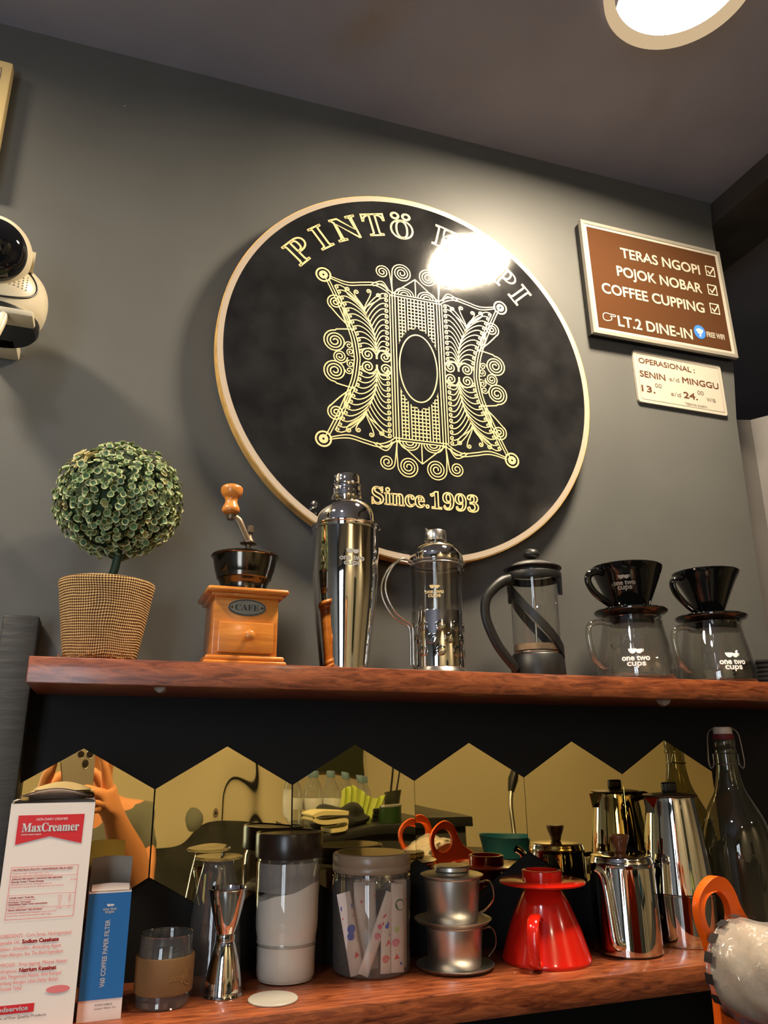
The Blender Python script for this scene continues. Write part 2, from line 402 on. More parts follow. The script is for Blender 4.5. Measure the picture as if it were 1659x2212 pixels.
def prism(bm, outline, fn0, fn1, holes=None):
    """solid between two copies of a 2-D outline mapped by fn0 and fn1; holes = one inner outline with the same point count bridged"""
    a = [bm.verts.new(fn0(*p)) for p in outline]; b = [bm.verts.new(fn1(*p)) for p in outline]
    n = len(a)
    for i in range(n): bm.faces.new([a[i], a[(i + 1) % n], b[(i + 1) % n], b[i]])
    if holes:
        ha = [bm.verts.new(fn0(*p)) for p in holes]; hb = [bm.verts.new(fn1(*p)) for p in holes]
        for i in range(n):
            j = (i + 1) % n
            bm.faces.new([ha[i], hb[i], hb[j], ha[j]])
            bm.faces.new([a[j], a[i], ha[i], ha[j]]); bm.faces.new([b[i], b[j], hb[j], hb[i]])
    else:
        bm.faces.new(a[::-1]); bm.faces.new(b)
    return bm

def ribbon(bm, pts, w, fn, closed=False):
    """flat band of width w along a 2-D polyline, mapped into 3-D by fn"""
    n = len(pts); L, Rr = [], []
    for i in range(n):
        if closed: a, b = pts[i - 1], pts[(i + 1) % n]; c = pts[i]
        else: a, b, c = pts[max(0, i - 1)], pts[min(n - 1, i + 1)], pts[i]
        d1 = (c[0] - a[0], c[1] - a[1]); d2 = (b[0] - c[0], b[1] - c[1])
        l1, l2 = hypot(*d1), hypot(*d2)
        if l1 < 1e-9: d1, l1 = d2, l2
        if l2 < 1e-9: d2, l2 = d1, l1
        if l1 < 1e-9: continue
        n1 = (-d1[1] / l1, d1[0] / l1); n2 = (-d2[1] / l2, d2[0] / l2)
        mx, my = n1[0] + n2[0], n1[1] + n2[1]; q = mx * mx + my * my
        k = min(2 / q if q > 1e-6 else 1, 1.4)
        mx, my = mx * k * w / 2, my * k * w / 2
        L.append(bm.verts.new(fn(c[0] + mx, c[1] + my))); Rr.append(bm.verts.new(fn(c[0] - mx, c[1] - my)))
    m = len(L)
    for i in range(m if closed else m - 1):
        j = (i + 1) % m; bm.faces.new([Rr[i], Rr[j], L[j], L[i]])
    return bm

def fillpoly(bm, pts, fn):
    vs = [bm.verts.new(fn(*p)) for p in pts]
    try: bm.faces.new(vs)
    except ValueError: pass
    return bm

def poly2(fn_pts, z=0): return fn_pts

def text2d(s, size, offset=0., align='CENTER', spacing=1., res=4, shear=0.):
    c = bpy.data.curves.new('lettering', 'FONT'); c.body = s; c.size = size; c.offset = offset; c.align_x = align
    c.space_character = spacing; c.resolution_u = res; c.shear = shear
    o = bpy.data.objects.new('lettering_source', c); COL.objects.link(o)
    dg = bpy.context.evaluated_depsgraph_get(); dg.update()
    me = bpy.data.meshes.new_from_object(o.evaluated_get(dg))
    V = [(v.co.x, v.co.y) for v in me.vertices]; F = [tuple(p.vertices) for p in me.polygons]
    bpy.data.objects.remove(o); bpy.data.curves.remove(c); bpy.data.meshes.remove(me)
    return V, F

def loops_of(V, F):
    """closed outlines of a filled 2-D mesh"""
    cnt = {}
    for f in F:
        for i in range(len(f)):
            e = (f[i], f[(i + 1) % len(f)])
            cnt[e] = cnt.get(e, 0) + 1
    nxt = {}
    for (i, j) in cnt:
        if (j, i) not in cnt: nxt[i] = j
    out = []
    while nxt:
        st, cur = next(iter(nxt.items())); del nxt[st]; lp = [st]
        while cur != st and cur in nxt:
            lp.append(cur); cur = nxt.pop(cur)
        if len(lp) > 2: out.append([V[i] for i in lp])
    return out

def put_text(bm, s, size, fn, x=0., y=0., fit=None, stroke=0., fill=True, align='CENTER', **k):
    """lettering: s set at size (metres), its baseline at (x, y), mapped by fn; stroke thickens it along its outline"""
    V, F = text2d(s, size, align=align, **k)
    if not V: return bm
    if fit:
        x0, x1 = min(v[0] for v in V), max(v[0] for v in V); sc = fit / (x1 - x0)
        mid = {'LEFT': x0, 'CENTER': (x0 + x1) / 2, 'RIGHT': x1}[align]
        V = [((v[0] - mid) * sc, v[1]) for v in V]
    # weld doubles so that outlines close
    key, rep = {}, []
    for v in V: rep.append(key.setdefault((round(v[0], 7), round(v[1], 7)), len(rep)))
    F = [tuple(rep[i] for i in f) for f in F]
    if fill:
        vs = {}
        for f in F:
            try: bm.faces.new([vs.setdefault(i, None) or vs.__setitem__(i, bm.verts.new(fn(V[i][0] + x, V[i][1] + y))) or vs[i] for i in f])
            except ValueError: pass
    if stroke:
        for lp in loops_of(V, F): ribbon(bm, [(p[0] + x, p[1] + y) for p in lp], stroke, fn, True)
    return bm

def lerp_r(prof):
    P = sorted(prof, key=lambda p: p[1])
    def f(z):
        if z <= P[0][1]: return P[0][0]
        for a, b in zip(P, P[1:]):
            if a[1] <= z <= b[1] and b[1] > a[1]: return a[0] + (b[0] - a[0]) * (z - a[1]) / (b[1] - a[1])
        return P[-1][0]
    return f

def cylmap(rf, th0, z0, h=.0004):
    def fn(u, v):
        z = z0 + v; r = rf(z) + h; th = th0 + u / r
        return (r * cos(th), r * sin(th), z)
    return fn

def face_cam(x, y): return atan2(CAM.y - y, CAM.x - x)

def onetwocups(bm, fn, s=1.):
    """the cup mark over two lines of rounded lettering; s = width of the upper line"""
    k = s
    def bowl(cx, cy, w, h, tilt=0):
        pts = [(-w / 2, 0)] + [(w / 2 * cos(pi + pi * i / 12), h * sin(pi + pi * i / 12)) for i in range(1, 12)] + [(w / 2, 0)]
        return [(cx + p[0] * cos(tilt) - p[1] * sin(tilt), cy + p[0] * sin(tilt) + p[1] * cos(tilt)) for p in pts]
    fillpoly(bm, bowl(-.1 * k, .50 * k, .30 * k, .19 * k), fn)
    fillpoly(bm, bowl(.13 * k, .48 * k, .26 * k, .17 * k, .08), fn)
    ribbon(bm, [(.25 * k, .46 * k), (.30 * k, .46 * k), (.29 * k, .40 * k), (.22 * k, .37 * k)], .025 * k, fn)
    put_text(bm, 'one two', .30 * k, fn, 0, .06 * k, stroke=.022 * k, fit=k)
    put_text(bm, 'cups', .30 * k, fn, .0, -.14 * k, stroke=.022 * k, fit=.66 * k)
    return bm

# ------------------------------------------------------------------ the setting
ZF = -1.46
def zc(x): return .992 + .036 * x
X0, X1, Y1 = -1.7, 3.3, -2.3
XR = 2.15   # the passage beyond the end of the wall is narrower
bm = nb()   # wall behind the shelves: its right end leans a little
out = [(X0, ZF), (1.024, ZF), (1.030, .17), (1.030, .35), (1.034, .56), (1.050, .70), (1.047, .97), (1.053, zc(1.05)), (X0, zc(X0))]
ZB = .068   # below the upper board the shelf's shade is put into the wall colour
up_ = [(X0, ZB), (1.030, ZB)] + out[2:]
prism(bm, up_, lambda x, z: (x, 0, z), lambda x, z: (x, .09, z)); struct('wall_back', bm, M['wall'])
bm = nb(); prism(bm, [(X0, ZF), (1.024, ZF), (1.030, ZB), (X0, ZB)], lambda x, z: (x, 0, z), lambda x, z: (x, .09, z)); struct('wall_back_lower', bm, M['shaded_wall'])
bm = nb(); vs = [bm.verts.new(p) for p in ((X0 - .1, Y1 - .1, zc(X0 - .1)), (X1 + .1, Y1 - .1, zc(X1 + .1)), (X1 + .1, .95, zc(X1 + .1)), (X0 - .1, .95, zc(X0 - .1)))]
vt = [bm.verts.new(v.co + Vector((0, 0, .1))) for v in vs]
bm.faces.new(vs); bm.faces.new(vt[::-1])
for i in range(4): bm.faces.new([vs[i], vt[i], vt[(i + 1) % 4], vs[(i + 1) % 4]])
struct('ceiling', bm, M['ceil'])
struct('floor', box(nb(), (X0 - .1, Y1 - .1, ZF - .1), (X1 + .1, .95, ZF)), M['floor'])
struct('wall_left', box(nb(), (X0 - .1, Y1, ZF), (X0, .0, 1.1)), M['wall'])
struct('wall_right', box(nb(), (X1, Y1, ZF), (X1 + .1, -.55, 1.15)), M['cream_wall'])
struct('wall_passage', box(nb(), (XR, -.55, ZF), (X1 + .1, .85, 1.15)), M['recess'])
struct('wall_recess', box(nb(), (1.0, .85, ZF), (X1 + .1, .95, 1.15)), M['recess'])
struct('wall_front', box(nb(), (X0 - .1, Y1 - .1, ZF), (X1 + .1, Y1, 1.15)), M['cream_wall'])
struct('trim_1', box(nb(), (X0 - .1, Y1 + .0005, ZF), (.72, Y1 + .012, -.315)), M['dado'])
bm = nb()   # boxed beam under the ceiling beyond the end of the wall
prism(bm, [(1.054, zc(1.05) + .02), (1.20, zc(1.2) + .02), (1.20, .992), (1.058, .985)], lambda x, z: (x, -1.4, z), lambda x, z: (x, .6, z)); struct('trim_2', bm, M['beam'])
bm = nb()   # folded grey panel behind the end of the wall
prism(bm, [(1.0, .115), (1.176, .10), (1.24, .02), (1.62, -.05), (1.62, -.03), (1.25, .04), (1.185, .115), (1.0, .13)],
      lambda x, y: (x, y, ZF), lambda x, y: (x, y, .605 + .10 * (x - 1.0)))
o = obj('room_divider', bm, M['grey_panel'], None, False)
tag(o, 'folded grey partition panel standing beyond the right end of the dark wall', 'partition')

# black painted timber post that carries the left ends of the shelves
bm = nb(); box(bm, (-.0975, -.040, ZF), (-.0605, -.0005, .138), .003, 2)
o = obj('wooden_post', bm, M['post']); tag(o, 'black rough timber post standing at the left end of the shelves', 'post')

# ------------------------------------------------------------------ lamps
def ceiling_lamp(x, y, strength, col, label, r=.103, lip=.014):
    t = thing('ceiling_lamp', label, 'lamp', (x, y, zc(x)), group='round ceiling lamps')
    obj('housing', lathe(nb(), [(r * .85, .006), (r * .85, -lip + .004), (r * .875, -lip), (r * .99, -lip), (r * 1.0, -lip + .002), (r * 1.0, .006)], 72, close=True), emis('lamp_rim_glow', (col[0], col[1] * .88, col[2] * .72), RIM_GLOW), t)
    obj('diffuser', lathe(nb(), [(r * .855, -.002), (r * .5, -.003), (0, -.003)], 64), emis('lamp_glow', col, strength), t)
    return t
RIM_GLOW = .62
ceiling_lamp(.668, -.365, LAMP_OVER_SIGN, WARM, 'glowing round ceiling lamp above the brown board, at the top right')
ceiling_lamp(-.62, -.36, LAMP_LEFT, WARM, 'glowing round ceiling lamp left of the security camera')
ceiling_lamp(-.35, -.98, FILL_FRONT, COOL, 'added round fill lamp on the ceiling between the shelves and the photographer', lip=.025)  # unseen lamp, added to brighten the shelf fronts
ceiling_lamp(.25, -2.10, LAMP_ROOM, WARM, 'glowing round ceiling lamp above the back counter', lip=.05)
ceiling_lamp(1.9, -2.00, LAMP_ROOM, WARM, 'glowing round ceiling lamp in the right part of the room', lip=.05)

# ------------------------------------------------------------------ shelves
ZU, ZL = .0805, -.2413
def shelf(name, x0, x1, yf, z0, z1, label):
    t = thing('wall_shelf', label, 'shelf', (0, 0, 0))
    obj('board', box(nb(), (x0, yf, z0), (x1, -.0005, z1), .0012, 2), M['shelf'], t)
    return t
su = shelf('upper', -.0565, 1.03, -.16, .0553, ZU, 'upper red-brown wooden shelf carrying the plant and coffee makers')
sl = shelf('lower', -.0590, 1.03, -.158, -.2682, ZL, 'lower red-brown wooden shelf in front of the gold mirror tiles')
def blob(x, y, z, s, parent):
    bm = nb(); bmesh.ops.create_icosphere(bm, subdivisions=2, radius=1)
    for v in bm.verts:
        k = 1 + .25 * sin(7 * v.co.x + 3 * v.co.y) * cos(5 * v.co.z)
        v.co = Vector((x + v.co.x * s * k, y + v.co.y * s * k, z + v.co.z * s * .9 * k))
    obj('plaster_lump', bm, M['plaster'], parent, label='grey lump of dried plaster under the board')
blob(.695, -.135, .0545, .008, su); blob(.068, -.14, .055, .006, su)

# ------------------------------------------------------------------ mirror tiles
HW = .16; HS = HW / sqrt(3); TA = radians(.80)
def hexpts(g=.0006):
    a = HW / 2 - g; s = HS - g
    return [(0, 0 - g), (a, -HS / 2), (a, -HS * 1.5), (0, -2 * HS + g), (-a, -HS * 1.5), (-a, -HS / 2)]
TX = [0, .1605, .3210, .4802, .6398, .7985]
WARP = [.0012, .0027, .0006, .0003, .0002, .0003]
TILT = [(.000, -.004), (.004, .006), (-.006, -.004), (.004, .004), (-.004, .000), (.002, .002)]
TL = ['leftmost gold mirror tile, behind the red and white carton, reflecting the photographer',
      'second gold mirror tile from the left, with the wavy cable reflection behind the steel jigger',
      'third gold mirror tile from the left, reflecting water bottles above the sachet jar',
      'fourth gold mirror tile from the left, with orange reflection above the steel drip filters',
      'fifth gold mirror tile from the left, plain yellow above the red dripper',
      'rightmost gold mirror tile, behind the tall steel moka pot']
for k in range(6):
    cx, cz = TX[k] * cos(TA), TX[k] * sin(TA) - .0022
    bm = nb()
    tx, tz = TILT[k]
    ca, sa = cos(TA), sin(TA)
    def mk(d):
        def fn(x, z):
            zz = z + HS
            return (cx + x * ca - z * sa, -.0012 - d - .0018 * 0 - tx * x - tz * zz, cz + x * sa + z * ca)
        return fn
    prism(bm, hexpts(), mk(0), mk(.0012))
    mm = mirror_mat('gold_mirror', WARP[k], 11 if k != 1 else 15, 3.1 * k + (1.7 if k != 1 else 5.2))
    o = obj('mirror_tile', bm, mm, None, False); tag(o, TL[k], 'mirror tile', 'gold hexagonal mirror tiles on the wall')

# ------------------------------------------------------------------ round sign
CX, CZ, YS = .4058, .5335, -.030
ROT = radians(1.25)
sign = thing('round_sign', 'large round black sign with cream rim, swirling crest and the words PINTÖ KUPI', 'sign', (CX, YS, CZ))
sign.rotation_euler = (0, -ROT, 0)
RS = .2955
def spl(h):
    return lambda x, z: (x, -h, z)
bm = nb()
def ring_pts(r, n=160): return [(r * cos(2 * pi * i / n), r * sin(2 * pi * i / n)) for i in range(n)]
prism(bm, ring_pts(RS), lambda x, z: (x, .018, z), lambda x, z: (x, .0006, z)); obj('plywood_disc', bm, M['ply'], sign, ang=30)
bm = nb(); box(bm, (-.05, .018, -.05), (.05, .0295, .05)); obj('wall_spacer', bm, M['blackplastic'], sign, False)
bm = nb(); prism(bm, ring_pts(RS - .0015), lambda x, z: (x, .0006, z), lambda x, z: (x, .0, z), holes=ring_pts(.2858)); obj('rim_band', bm, M['tape'], sign, ang=30)
bm = nb(); prism(bm, ring_pts(.2858), lambda x, z: (x, .0006, z), lambda x, z: (x, -.0001, z)); obj('face', bm, M['sticker'], sign, ang=30)

# --- ornament, drawn in centimetres, mirrored into four quarters
ORN = nb(); cm = .01
LWD = .17
def spiral(cx, cz, r, turns, a0, dirn=1, n=14):
    m = int(turns * n) + 2; pts = []
    for i in range(m):
        t = i / (m - 1); a = a0 + dirn * 2 * pi * turns * t; rr = r * (1 - .86 * t)
        pts.append((cx + rr * cos(a), cz + rr * sin(a)))
    return pts
def bez(p0, p1, p2, p3, n=10):
    return [((1 - t) ** 3 * p0[0] + 3 * (1 - t) ** 2 * t * p1[0] + 3 * (1 - t) * t * t * p2[0] + t ** 3 * p3[0],
             (1 - t) ** 3 * p0[1] + 3 * (1 - t) ** 2 * t * p1[1] + 3 * (1 - t) * t * t * p2[1] + t ** 3 * p3[1]) for t in [i / n for i in range(n + 1)]]
HH = [0]
def draw(pts, w=LWD, closed=False, quads=((1, 1), (-1, 1), (1, -1), (-1, -1))):
    for sx, sz in quads:
        HH[0] = (HH[0] + 1) % 40; h = .00035 + HH[0] * .000004
        ribbon(ORN, [(p[0] * sx * cm, p[1] * sz * cm) for p in pts], w * cm, spl(h), closed)
H2 = ((1, 1), (-1, 1)); V2 = ((1, 1), (1, -1))
def cr2(pts, n=8): return [tuple(p)[:2] for p in curve3([(x, z, 0) for x, z in pts], n)]
outer = cr2([(13.75, 12.4), (12.3, 9.3), (10.9, 6.0), (9.9, 3.0), (9.5, 0)], 8)
def outer_x(z):
    for a, b in zip(outer, outer[1:]):
        if b[1] <= z <= a[1]: return b[0] + (a[0] - b[0]) * (z - b[1]) / (a[1] - b[1])
    return 9.5
# pillar
for x in (3.42, 3.86): draw([(x, 0), (x, 11.9)])
for z in (11.55, 11.95): draw([(0, z), (3.9, z)])
def inside(x, z): return (x / 3.55) ** 2 + (z / 6.5) ** 2 < 1
def seg_outside(fixed, vertical, lo, hi):
    pts = []; n = 80
    for i in range(n + 1):
        t = lo + (hi - lo) * i / n; p = (fixed, t) if vertical else (t, fixed)
        if inside(*p):
            if len(pts) > 1: draw(pts, .16)
            pts = []
        else: pts.append(p)
    if len(pts) > 1: draw(pts, .16)
for x in (.30, .86, 1.42): seg_outside(x, True, 0, 11.5)
for x in (1.86, 2.38, 2.90): seg_outside(x, True, 0, 11.5)
z = .3
while z < 11.4:
    seg_outside(z, False, 0, 1.5); seg_outside(z, False, 1.8, 3.0); z += .56
draw([(3.0 * cos(a), 5.5 * sin(a)) for a in [2 * pi * i / 64 for i in range(64)]], .2, True, ((1, 1),))
# crown
draw([(3.7, 12.0), (0, 15.1)]); draw([(0, 12), (0, 15.1)], quads=((1, 1), (1, -1)))
for r in (.6, 1.05, 1.5): draw([(1.85 + r * cos(a), 12.0 + r * .8 * sin(a)) for a in [pi * i / 12 for i in range(13)]])
draw(cr2([(3.75, 11.9), (3.85, 13.6), (3.75, 15.6)], 6) + spiral(2.15, 15.75, 1.62, 3.1, 0.0, 1, 18))
draw(cr2([(3.75, 11.9), (3.95, 13.6), (4.15, 15.2)], 6) + spiral(5.35, 15.35, 1.18, 2.3, pi, -1, 16))
# edge of the side panels
top = cr2([(3.86, 11.4), (5.1, 12.3), (6.6, 12.75), (8.6, 12.4), (11.0, 11.95), (13.6, 12.6)], 8)
top2 = [(p[0], p[1] + .42) for p in cr2([(3.86, 11.6), (5.1, 12.4), (6.6, 12.8), (8.6, 12.45), (11.0, 12.0), (13.7, 12.5)], 8)]
draw(top); draw(top2)
draw(outer); draw([(p[0] + .45, p[1]) for p in outer])
draw([(3.86 + .42, z_) for z_ in (0, 6, 11.5)])
inner_off = [(p[0] - .42, p[1]) for p in outer if p[1] < 11.6]; draw(inner_off, .15)
for r, w in ((1.08, .26), (.42, .5)): draw([(14.55 + r * cos(a), 12.95 + r * sin(a)) for a in [2 * pi * i / 28 for i in range(28)]], w, True)
# fern leaves
sp = cr2([(6.55, .9), (6.6, 2.4), (6.9, 4.6), (7.6, 6.6), (8.35, 8.2)], 8)
for i in range(9): draw(sp[:len(sp)], .2 + 0 * i) if i == 0 else None
def spine(t):
    f = t * (len(sp) - 1); i = min(int(f), len(sp) - 2); u = f - i
    return (sp[i][0] + (sp[i + 1][0] - sp[i][0]) * u, sp[i][1] + (sp[i + 1][1] - sp[i][1]) * u)
NB = 12
for i in range(NB):
    t = i / (NB - 1); p = spine(t * .98); e = p[1] + 1.0 + .1 * t
    zt = min(.9 + i * .92, 10.9)
    xe = 4.62
    tip = (xe + .25, zt + .35)
    draw(bez(p, (p[0] - .5, p[1] + 1.3), (xe + 1.2, zt + 1.25 - .2), (xe + .35, zt + .72), 8) + spiral(xe + .28, zt + .42, .36, 1.15, pi / 2, 1, 9), .16)
    xo = outer_x(min(zt + .4, 12)) - .75
    draw(bez(p, (p[0] + .5, p[1] + 1.3), (xo - 1.0, zt + 1.25), (xo - .05, zt + .74), 8) + spiral(xo, zt + .42, .34, 1.15, pi / 2, -1, 9), .16)
p = spine(1)
for (x, z_, s) in ((6.1, 11.1, 1), (7.6, 11.5, 1), (9.5, 11.0, -1), (10.9, 11.2, -1)):
    draw(bez(p, (p[0] + (x - p[0]) * .15, p[1] + 1.2), (x - s * .25, z_ - 1.2), (x - s * .38, z_), 8) + spiral(x, z_, .38, 1.3, pi if s > 0 else 0, -s, 10), .16)
for s in (1, -1):
    draw([(6.55, .45), (6.55, 1.2)] if s > 0 else [(6.55, .45), (6.55, .5)], .3)
    draw(cr2([(6.55, 1.5), (6.55 + s * .4, 1.9), (6.55 + s * 1.2, 2.05)], 5) + spiral(6.55 + s * 1.35, .98, .98, 1.9, pi / 2, -s, 16), .19)
# outer curls
draw(cr2([(10.0, 4.7), (11.2, 4.55), (12.6, 4.3)], 6) + spiral(12.85, 2.35, 1.75, 3.2, pi / 2, -1, 18), .19)
draw(spiral(12.1, 0, 1.12, 2.5, pi, 1, 16), .17, quads=((1, 1), (-1, 1)))
draw(cr2([(9.95, .25), (10.6, .35)], 3) + spiral(10.55, .95, .62, 1.5, -pi / 2, 1, 12), .15)
draw(spiral(10.75, 2.0, .62, 1.5, 0, 1, 12) , .15)
draw(cr2([(10.05, 4.5), (12.0, 6.2), (13.6, 7.9)], 8) + spiral(12.75, 8.75, 1.25, 2.4, -pi / 4, 1, 16), .19)
for d in (0, .5, .95): draw(cr2([(10.55 - .0 * d, 5.2 + d * .4), (11.35 - d * .65, 6.3), (11.6 - d * .35, 8.1 - d * .4)], 6), .15)
for d in (0, .45): draw(cr2([(4.3 + d * .5, 12.2), (5.3, 13.6 - d), (6.5 - d, 13.3 - d * .7), (7.3 - d, 12.6)], 6), .16)
obj('crest', ORN, M['cream'], sign, False)

# --- lettering on the sign: outlined letters set on an arc, and a straight line below
def outlined(items, fat, name):
    for s, size, fn, k in items:
        b1 = nb(); put_text(b1, s, size, fn(.0004), stroke=fat, fill=False, res=6, **k); obj(name, b1, M['cream'], sign, False)
def arc(deg, rad):
    a = radians(deg) - ROT
    cx, cz = rad * cos(a), rad * sin(a); t = (sin(a), -cos(a)); n = (cos(a), sin(a))
    def f(h): return lambda u, v: (cx + t[0] * u * 1.12 + n[0] * v, -h, cz + t[1] * u * 1.12 + n[1] * v)
    return f
R0 = .2255
B = {'P': '𝐏', 'I': '𝐈', 'N': '𝐍', 'T': '𝐓', 'O': '𝐎', 'K': '𝐊', 'U': '𝐔'}
lets = [('P', 139.5), ('I', 129), ('N', 118), ('T', 106.5), ('O', 95.8), ('K', 77.5), ('U', 64), ('P', 51.5), ('I', 42.5)]
items = []
for ch, dg in lets:
    sz = .0545 if not (ch == 'O') else .046
    items.append((B[ch], sz, arc(dg, R0 if ch != 'O' else R0 - .003), {}))
outlined(items, .0029, 'letter')
bm1, bm2 = nb(), nb()
for dx in (-.0085, .0085):
    f = arc(95.8, R0)
    for bmx, r, h in ((bm1, .0072, .0003), (bm2, .0034, .0005)):
        fillpoly(bmx, [(dx + r * cos(2 * pi * i / 24), .0365 + r * .95 * sin(2 * pi * i / 24)) for i in range(24)], f(h))
a = obj('umlaut', bm1, M['cream'], sign, False); obj('umlaut_fill', bm2, M['sticker'], a, False)
def line_at(x, z):
    def f(h): return lambda u, v: (x + u, -h, z + v)
    return f
outlined([('𝐒𝐢𝐧𝐜𝐞.𝟏𝟗𝟗𝟑', .0345, line_at(.0035, -.2155), {})], .0022, 'straight_lettering')

# ------------------------------------------------------------------ boards on the wall
def board_frame(TLc, TRc, BRc, BLc, y):
    """local frame of a flat board from its corners (x, z): origin bottom-left, u to the right, v up"""
    o = Vector((BLc[0], y, BLc[1])); ex = Vector((BRc[0] - BLc[0], 0, BRc[1] - BLc[1])); ey = Vector((TLc[0] - BLc[0], 0, TLc[1] - BLc[1]))
    w, h = ex.length, ey.length; ex.normalize(); ey = Vector((-ex.z, 0, ex.x))
    return o, ex, ey, w, h
o_, ex, ey, w, h = board_frame((.7338, .8881), (1.0441, .8974), (1.0384, .6724), (.7297, .6640), -.02)
bs = thing('menu_board', 'brown board with white capitals TERAS NGOPI, hung right of the round sign', 'sign', o_)
def bl(hh): return lambda u, v: tuple(ex * u + ey * v + Vector((0, -hh, 0)))
def slab(bm, x0, y0, x1, y1, h0, h1, hole=None):
    pts = [(x0, y0), (x1, y0), (x1, y1), (x0, y1)]
    prism(bm, pts, bl(h0), bl(h1), hole); return bm
obj('backing', slab(nb(), .002, .002, w - .002, h - .002, -.018, -.003), M['blackplastic'], bs, False)
obj('frame', slab(nb(), 0, 0, w, h, -.006, .0015, [(.0065, .0065), (w - .0065, .0065), (w - .0065, h - .0065), (.0065, h - .0065)]), M['alu'], bs, False)
pnl = obj('panel', slab(nb(), .0065, .0065, w - .0065, h - .0065, -.003, .0), M['brown'], bs, False)
obj('white_border', slab(nb(), .0065, .0065, w - .0065, h - .0065, -.001, .0004, [(.0115, .0115), (w - .0115, .0115), (w - .0115, h - .0115), (.0115, h - .0115)]), M['white'], bs, False)
bm = nb()
def L(x, z):   # world x,z on the board -> u, v
    d = Vector((x - o_.x, 0, z - o_.z)); return d.dot(ex), d.dot(ey)
for s, xl, xr, zb in (('TERAS NGOPI', .8040, .9785, .8320), ('POJOK NOBAR', .7915, .9770, .7918), ('COFFEE CUPPING', .7560, .9762, .7500), ('LT.2 DINE-IN', .7825, .9400, .6893)):
    u0_, v0_ = L(xl, zb); u1_, v1_ = L(xr, zb); uu = (u0_ + u1_) / 2; vv = L((xl + xr) / 2, zb)[1]
    bm = nb(); put_text(bm, s, .0285, bl(.0007), uu, vv, stroke=.0011, fit=u1_ - u0_); obj('headline', bm, M['offwhite'], bs, False)
for (x, z) in ((1.0035, .8471), (1.0022, .8070), (1.0008, .7667)):
    bm = nb(); u, v = L(x, z)
    q = .0098
    ribbon(bm, [(u - q, v - q), (u + q, v - q), (u + q, v + q), (u - q, v + q)], .0021, bl(.0007), True)
    ribbon(bm, [(u - .0062, v + .0005), (u - .0018, v - .0058), (u + .0095, v + .0092)], .0026, bl(.0008))
    obj('ticked_box', bm, M['offwhite'], bs, False)
bm = nb(); u, v = L(.7650, .7003)   # pointing hand
ribbon(bm, cr2([(u - .013, v - .003), (u - .012, v + .004), (u - .005, v + .0072), (u + .001, v + .0062), (u + .011, v + .006), (u + .013, v + .0042), (u + .011, v + .0026), (u + .003, v + .0026), (u + .0045, v - .001), (u + .0025, v - .0052), (u - .006, v - .0078), (u - .012, v - .006)], 5), .0014, bl(.0007), True)
obj('pointing_hand', bm, M['offwhite'], bs, False)
bm = nb(); u, v = L(.9578, .7100); fillpoly(bm, [(u + .0128 * cos(2 * pi * i / 40), v + .0138 * sin(2 * pi * i / 40)) for i in range(40)], bl(.0007)); wf = obj('wifi_badge', bm, M['blue_dot'], bs, False, label='blue round wifi badge')
bm = nb(); fan = [(u - .0085 + .017 * i / 10, v + .0035 + .0035 * sin(pi * i / 10)) for i in range(11)]
fillpoly(bm, fan[::-1] + [(u - .003, v - .0042), (u + .003, v - .0042)], bl(.0010)); fillpoly(bm, [(u + .0022 * cos(2 * pi * i / 16), v - .0074 + .0022 * sin(2 * pi * i / 16)) for i in range(16)], bl(.0010))
obj('wifi_symbol', bm, M['offwhite'], wf, False)
bm = nb(); u, v = L(.9935, .7060); put_text(bm, 'FREE WIFI', .0145, bl(.0007), u, v - .0015, stroke=.0008, fit=.0400); obj('small_lettering', bm, M['offwhite'], bs, False)

o2, ex, ey, w, h = board_frame((.8184, .6565), (1.0122, .6603), (1.0097, .5600), (.8197, .5582), -.0055)
ws = thing('opening_hours_sign', 'small white card sign OPERASIONAL with opening hours, below the brown board', 'sign', o2)
o_ = o2
def rrect(x0, y0, x1, y1, r, n=5):
    pts = []
    for cx, cy, a in ((x1 - r, y0 + r, -pi / 2), (x1 - r, y1 - r, 0), (x0 + r, y1 - r, pi / 2), (x0 + r, y0 + r, pi)):
        pts += [(cx + r * cos(a + pi / 2 * i / n), cy + r * sin(a + pi / 2 * i / n)) for i in range(n + 1)]
    return pts
bm = nb(); prism(bm, rrect(0, 0, w, h, .005), bl(-.0045), bl(0)); obj('panel', bm, M['white'], ws, ang=30)
bm = nb(); ribbon(bm, rrect(.006, .006, w - .006, h - .006, .003), .0006, bl(.0004), True); obj('border_line', bm, M['grey_print'], ws, False)
bm = nb()
for s, xl, xr, zb, sz, of in (('OPERASIONAL :', .8284, .9483, .6328, .0145, .0004), ('SENIN', .8280, .8808, .6068, .0165, .0005), ('MINGGU', .9180, .9975, .6094, .0165, .0005),
                              ('13.', .8284, .8558, .5788, .0165, .0006), ('24.', .9167, .9465, .5806, .0165, .0006)):
    u0_, v = L(xl, zb); u1_ = L(xr, zb)[0]; bm = nb(); put_text(bm, s, sz, bl(.0004), (u0_ + u1_) / 2, v, stroke=1.3 * of, fit=u1_ - u0_); obj('large_lettering', bm, M['brown_print'], ws, False)
bm = nb()
for s, xl, xr, zb, sz, of in (('s/d', .8895, .9110, .6088, .0115, .0001), ('s/d', .8893, .9105, .5802, .0115, .0001), ('00', .8570, .8712, .5908, .0110, .0002), ('00', .9480, .9615, .5922, .0110, .0002),
                              ('WIB', .9663, .9862, .5818, .0105, .0001), ('TERIMA KASIH', .9172, .9645, .5676, .0060, .0001)):
    u0_, v = L(xl, zb); u1_ = L(xr, zb)[0]; bm = nb(); put_text(bm, s, sz, bl(.0004), (u0_ + u1_) / 2, v, stroke=1.3 * of, fit=u1_ - u0_); obj('small_lettering', bm, M['grey_print'], ws, False)

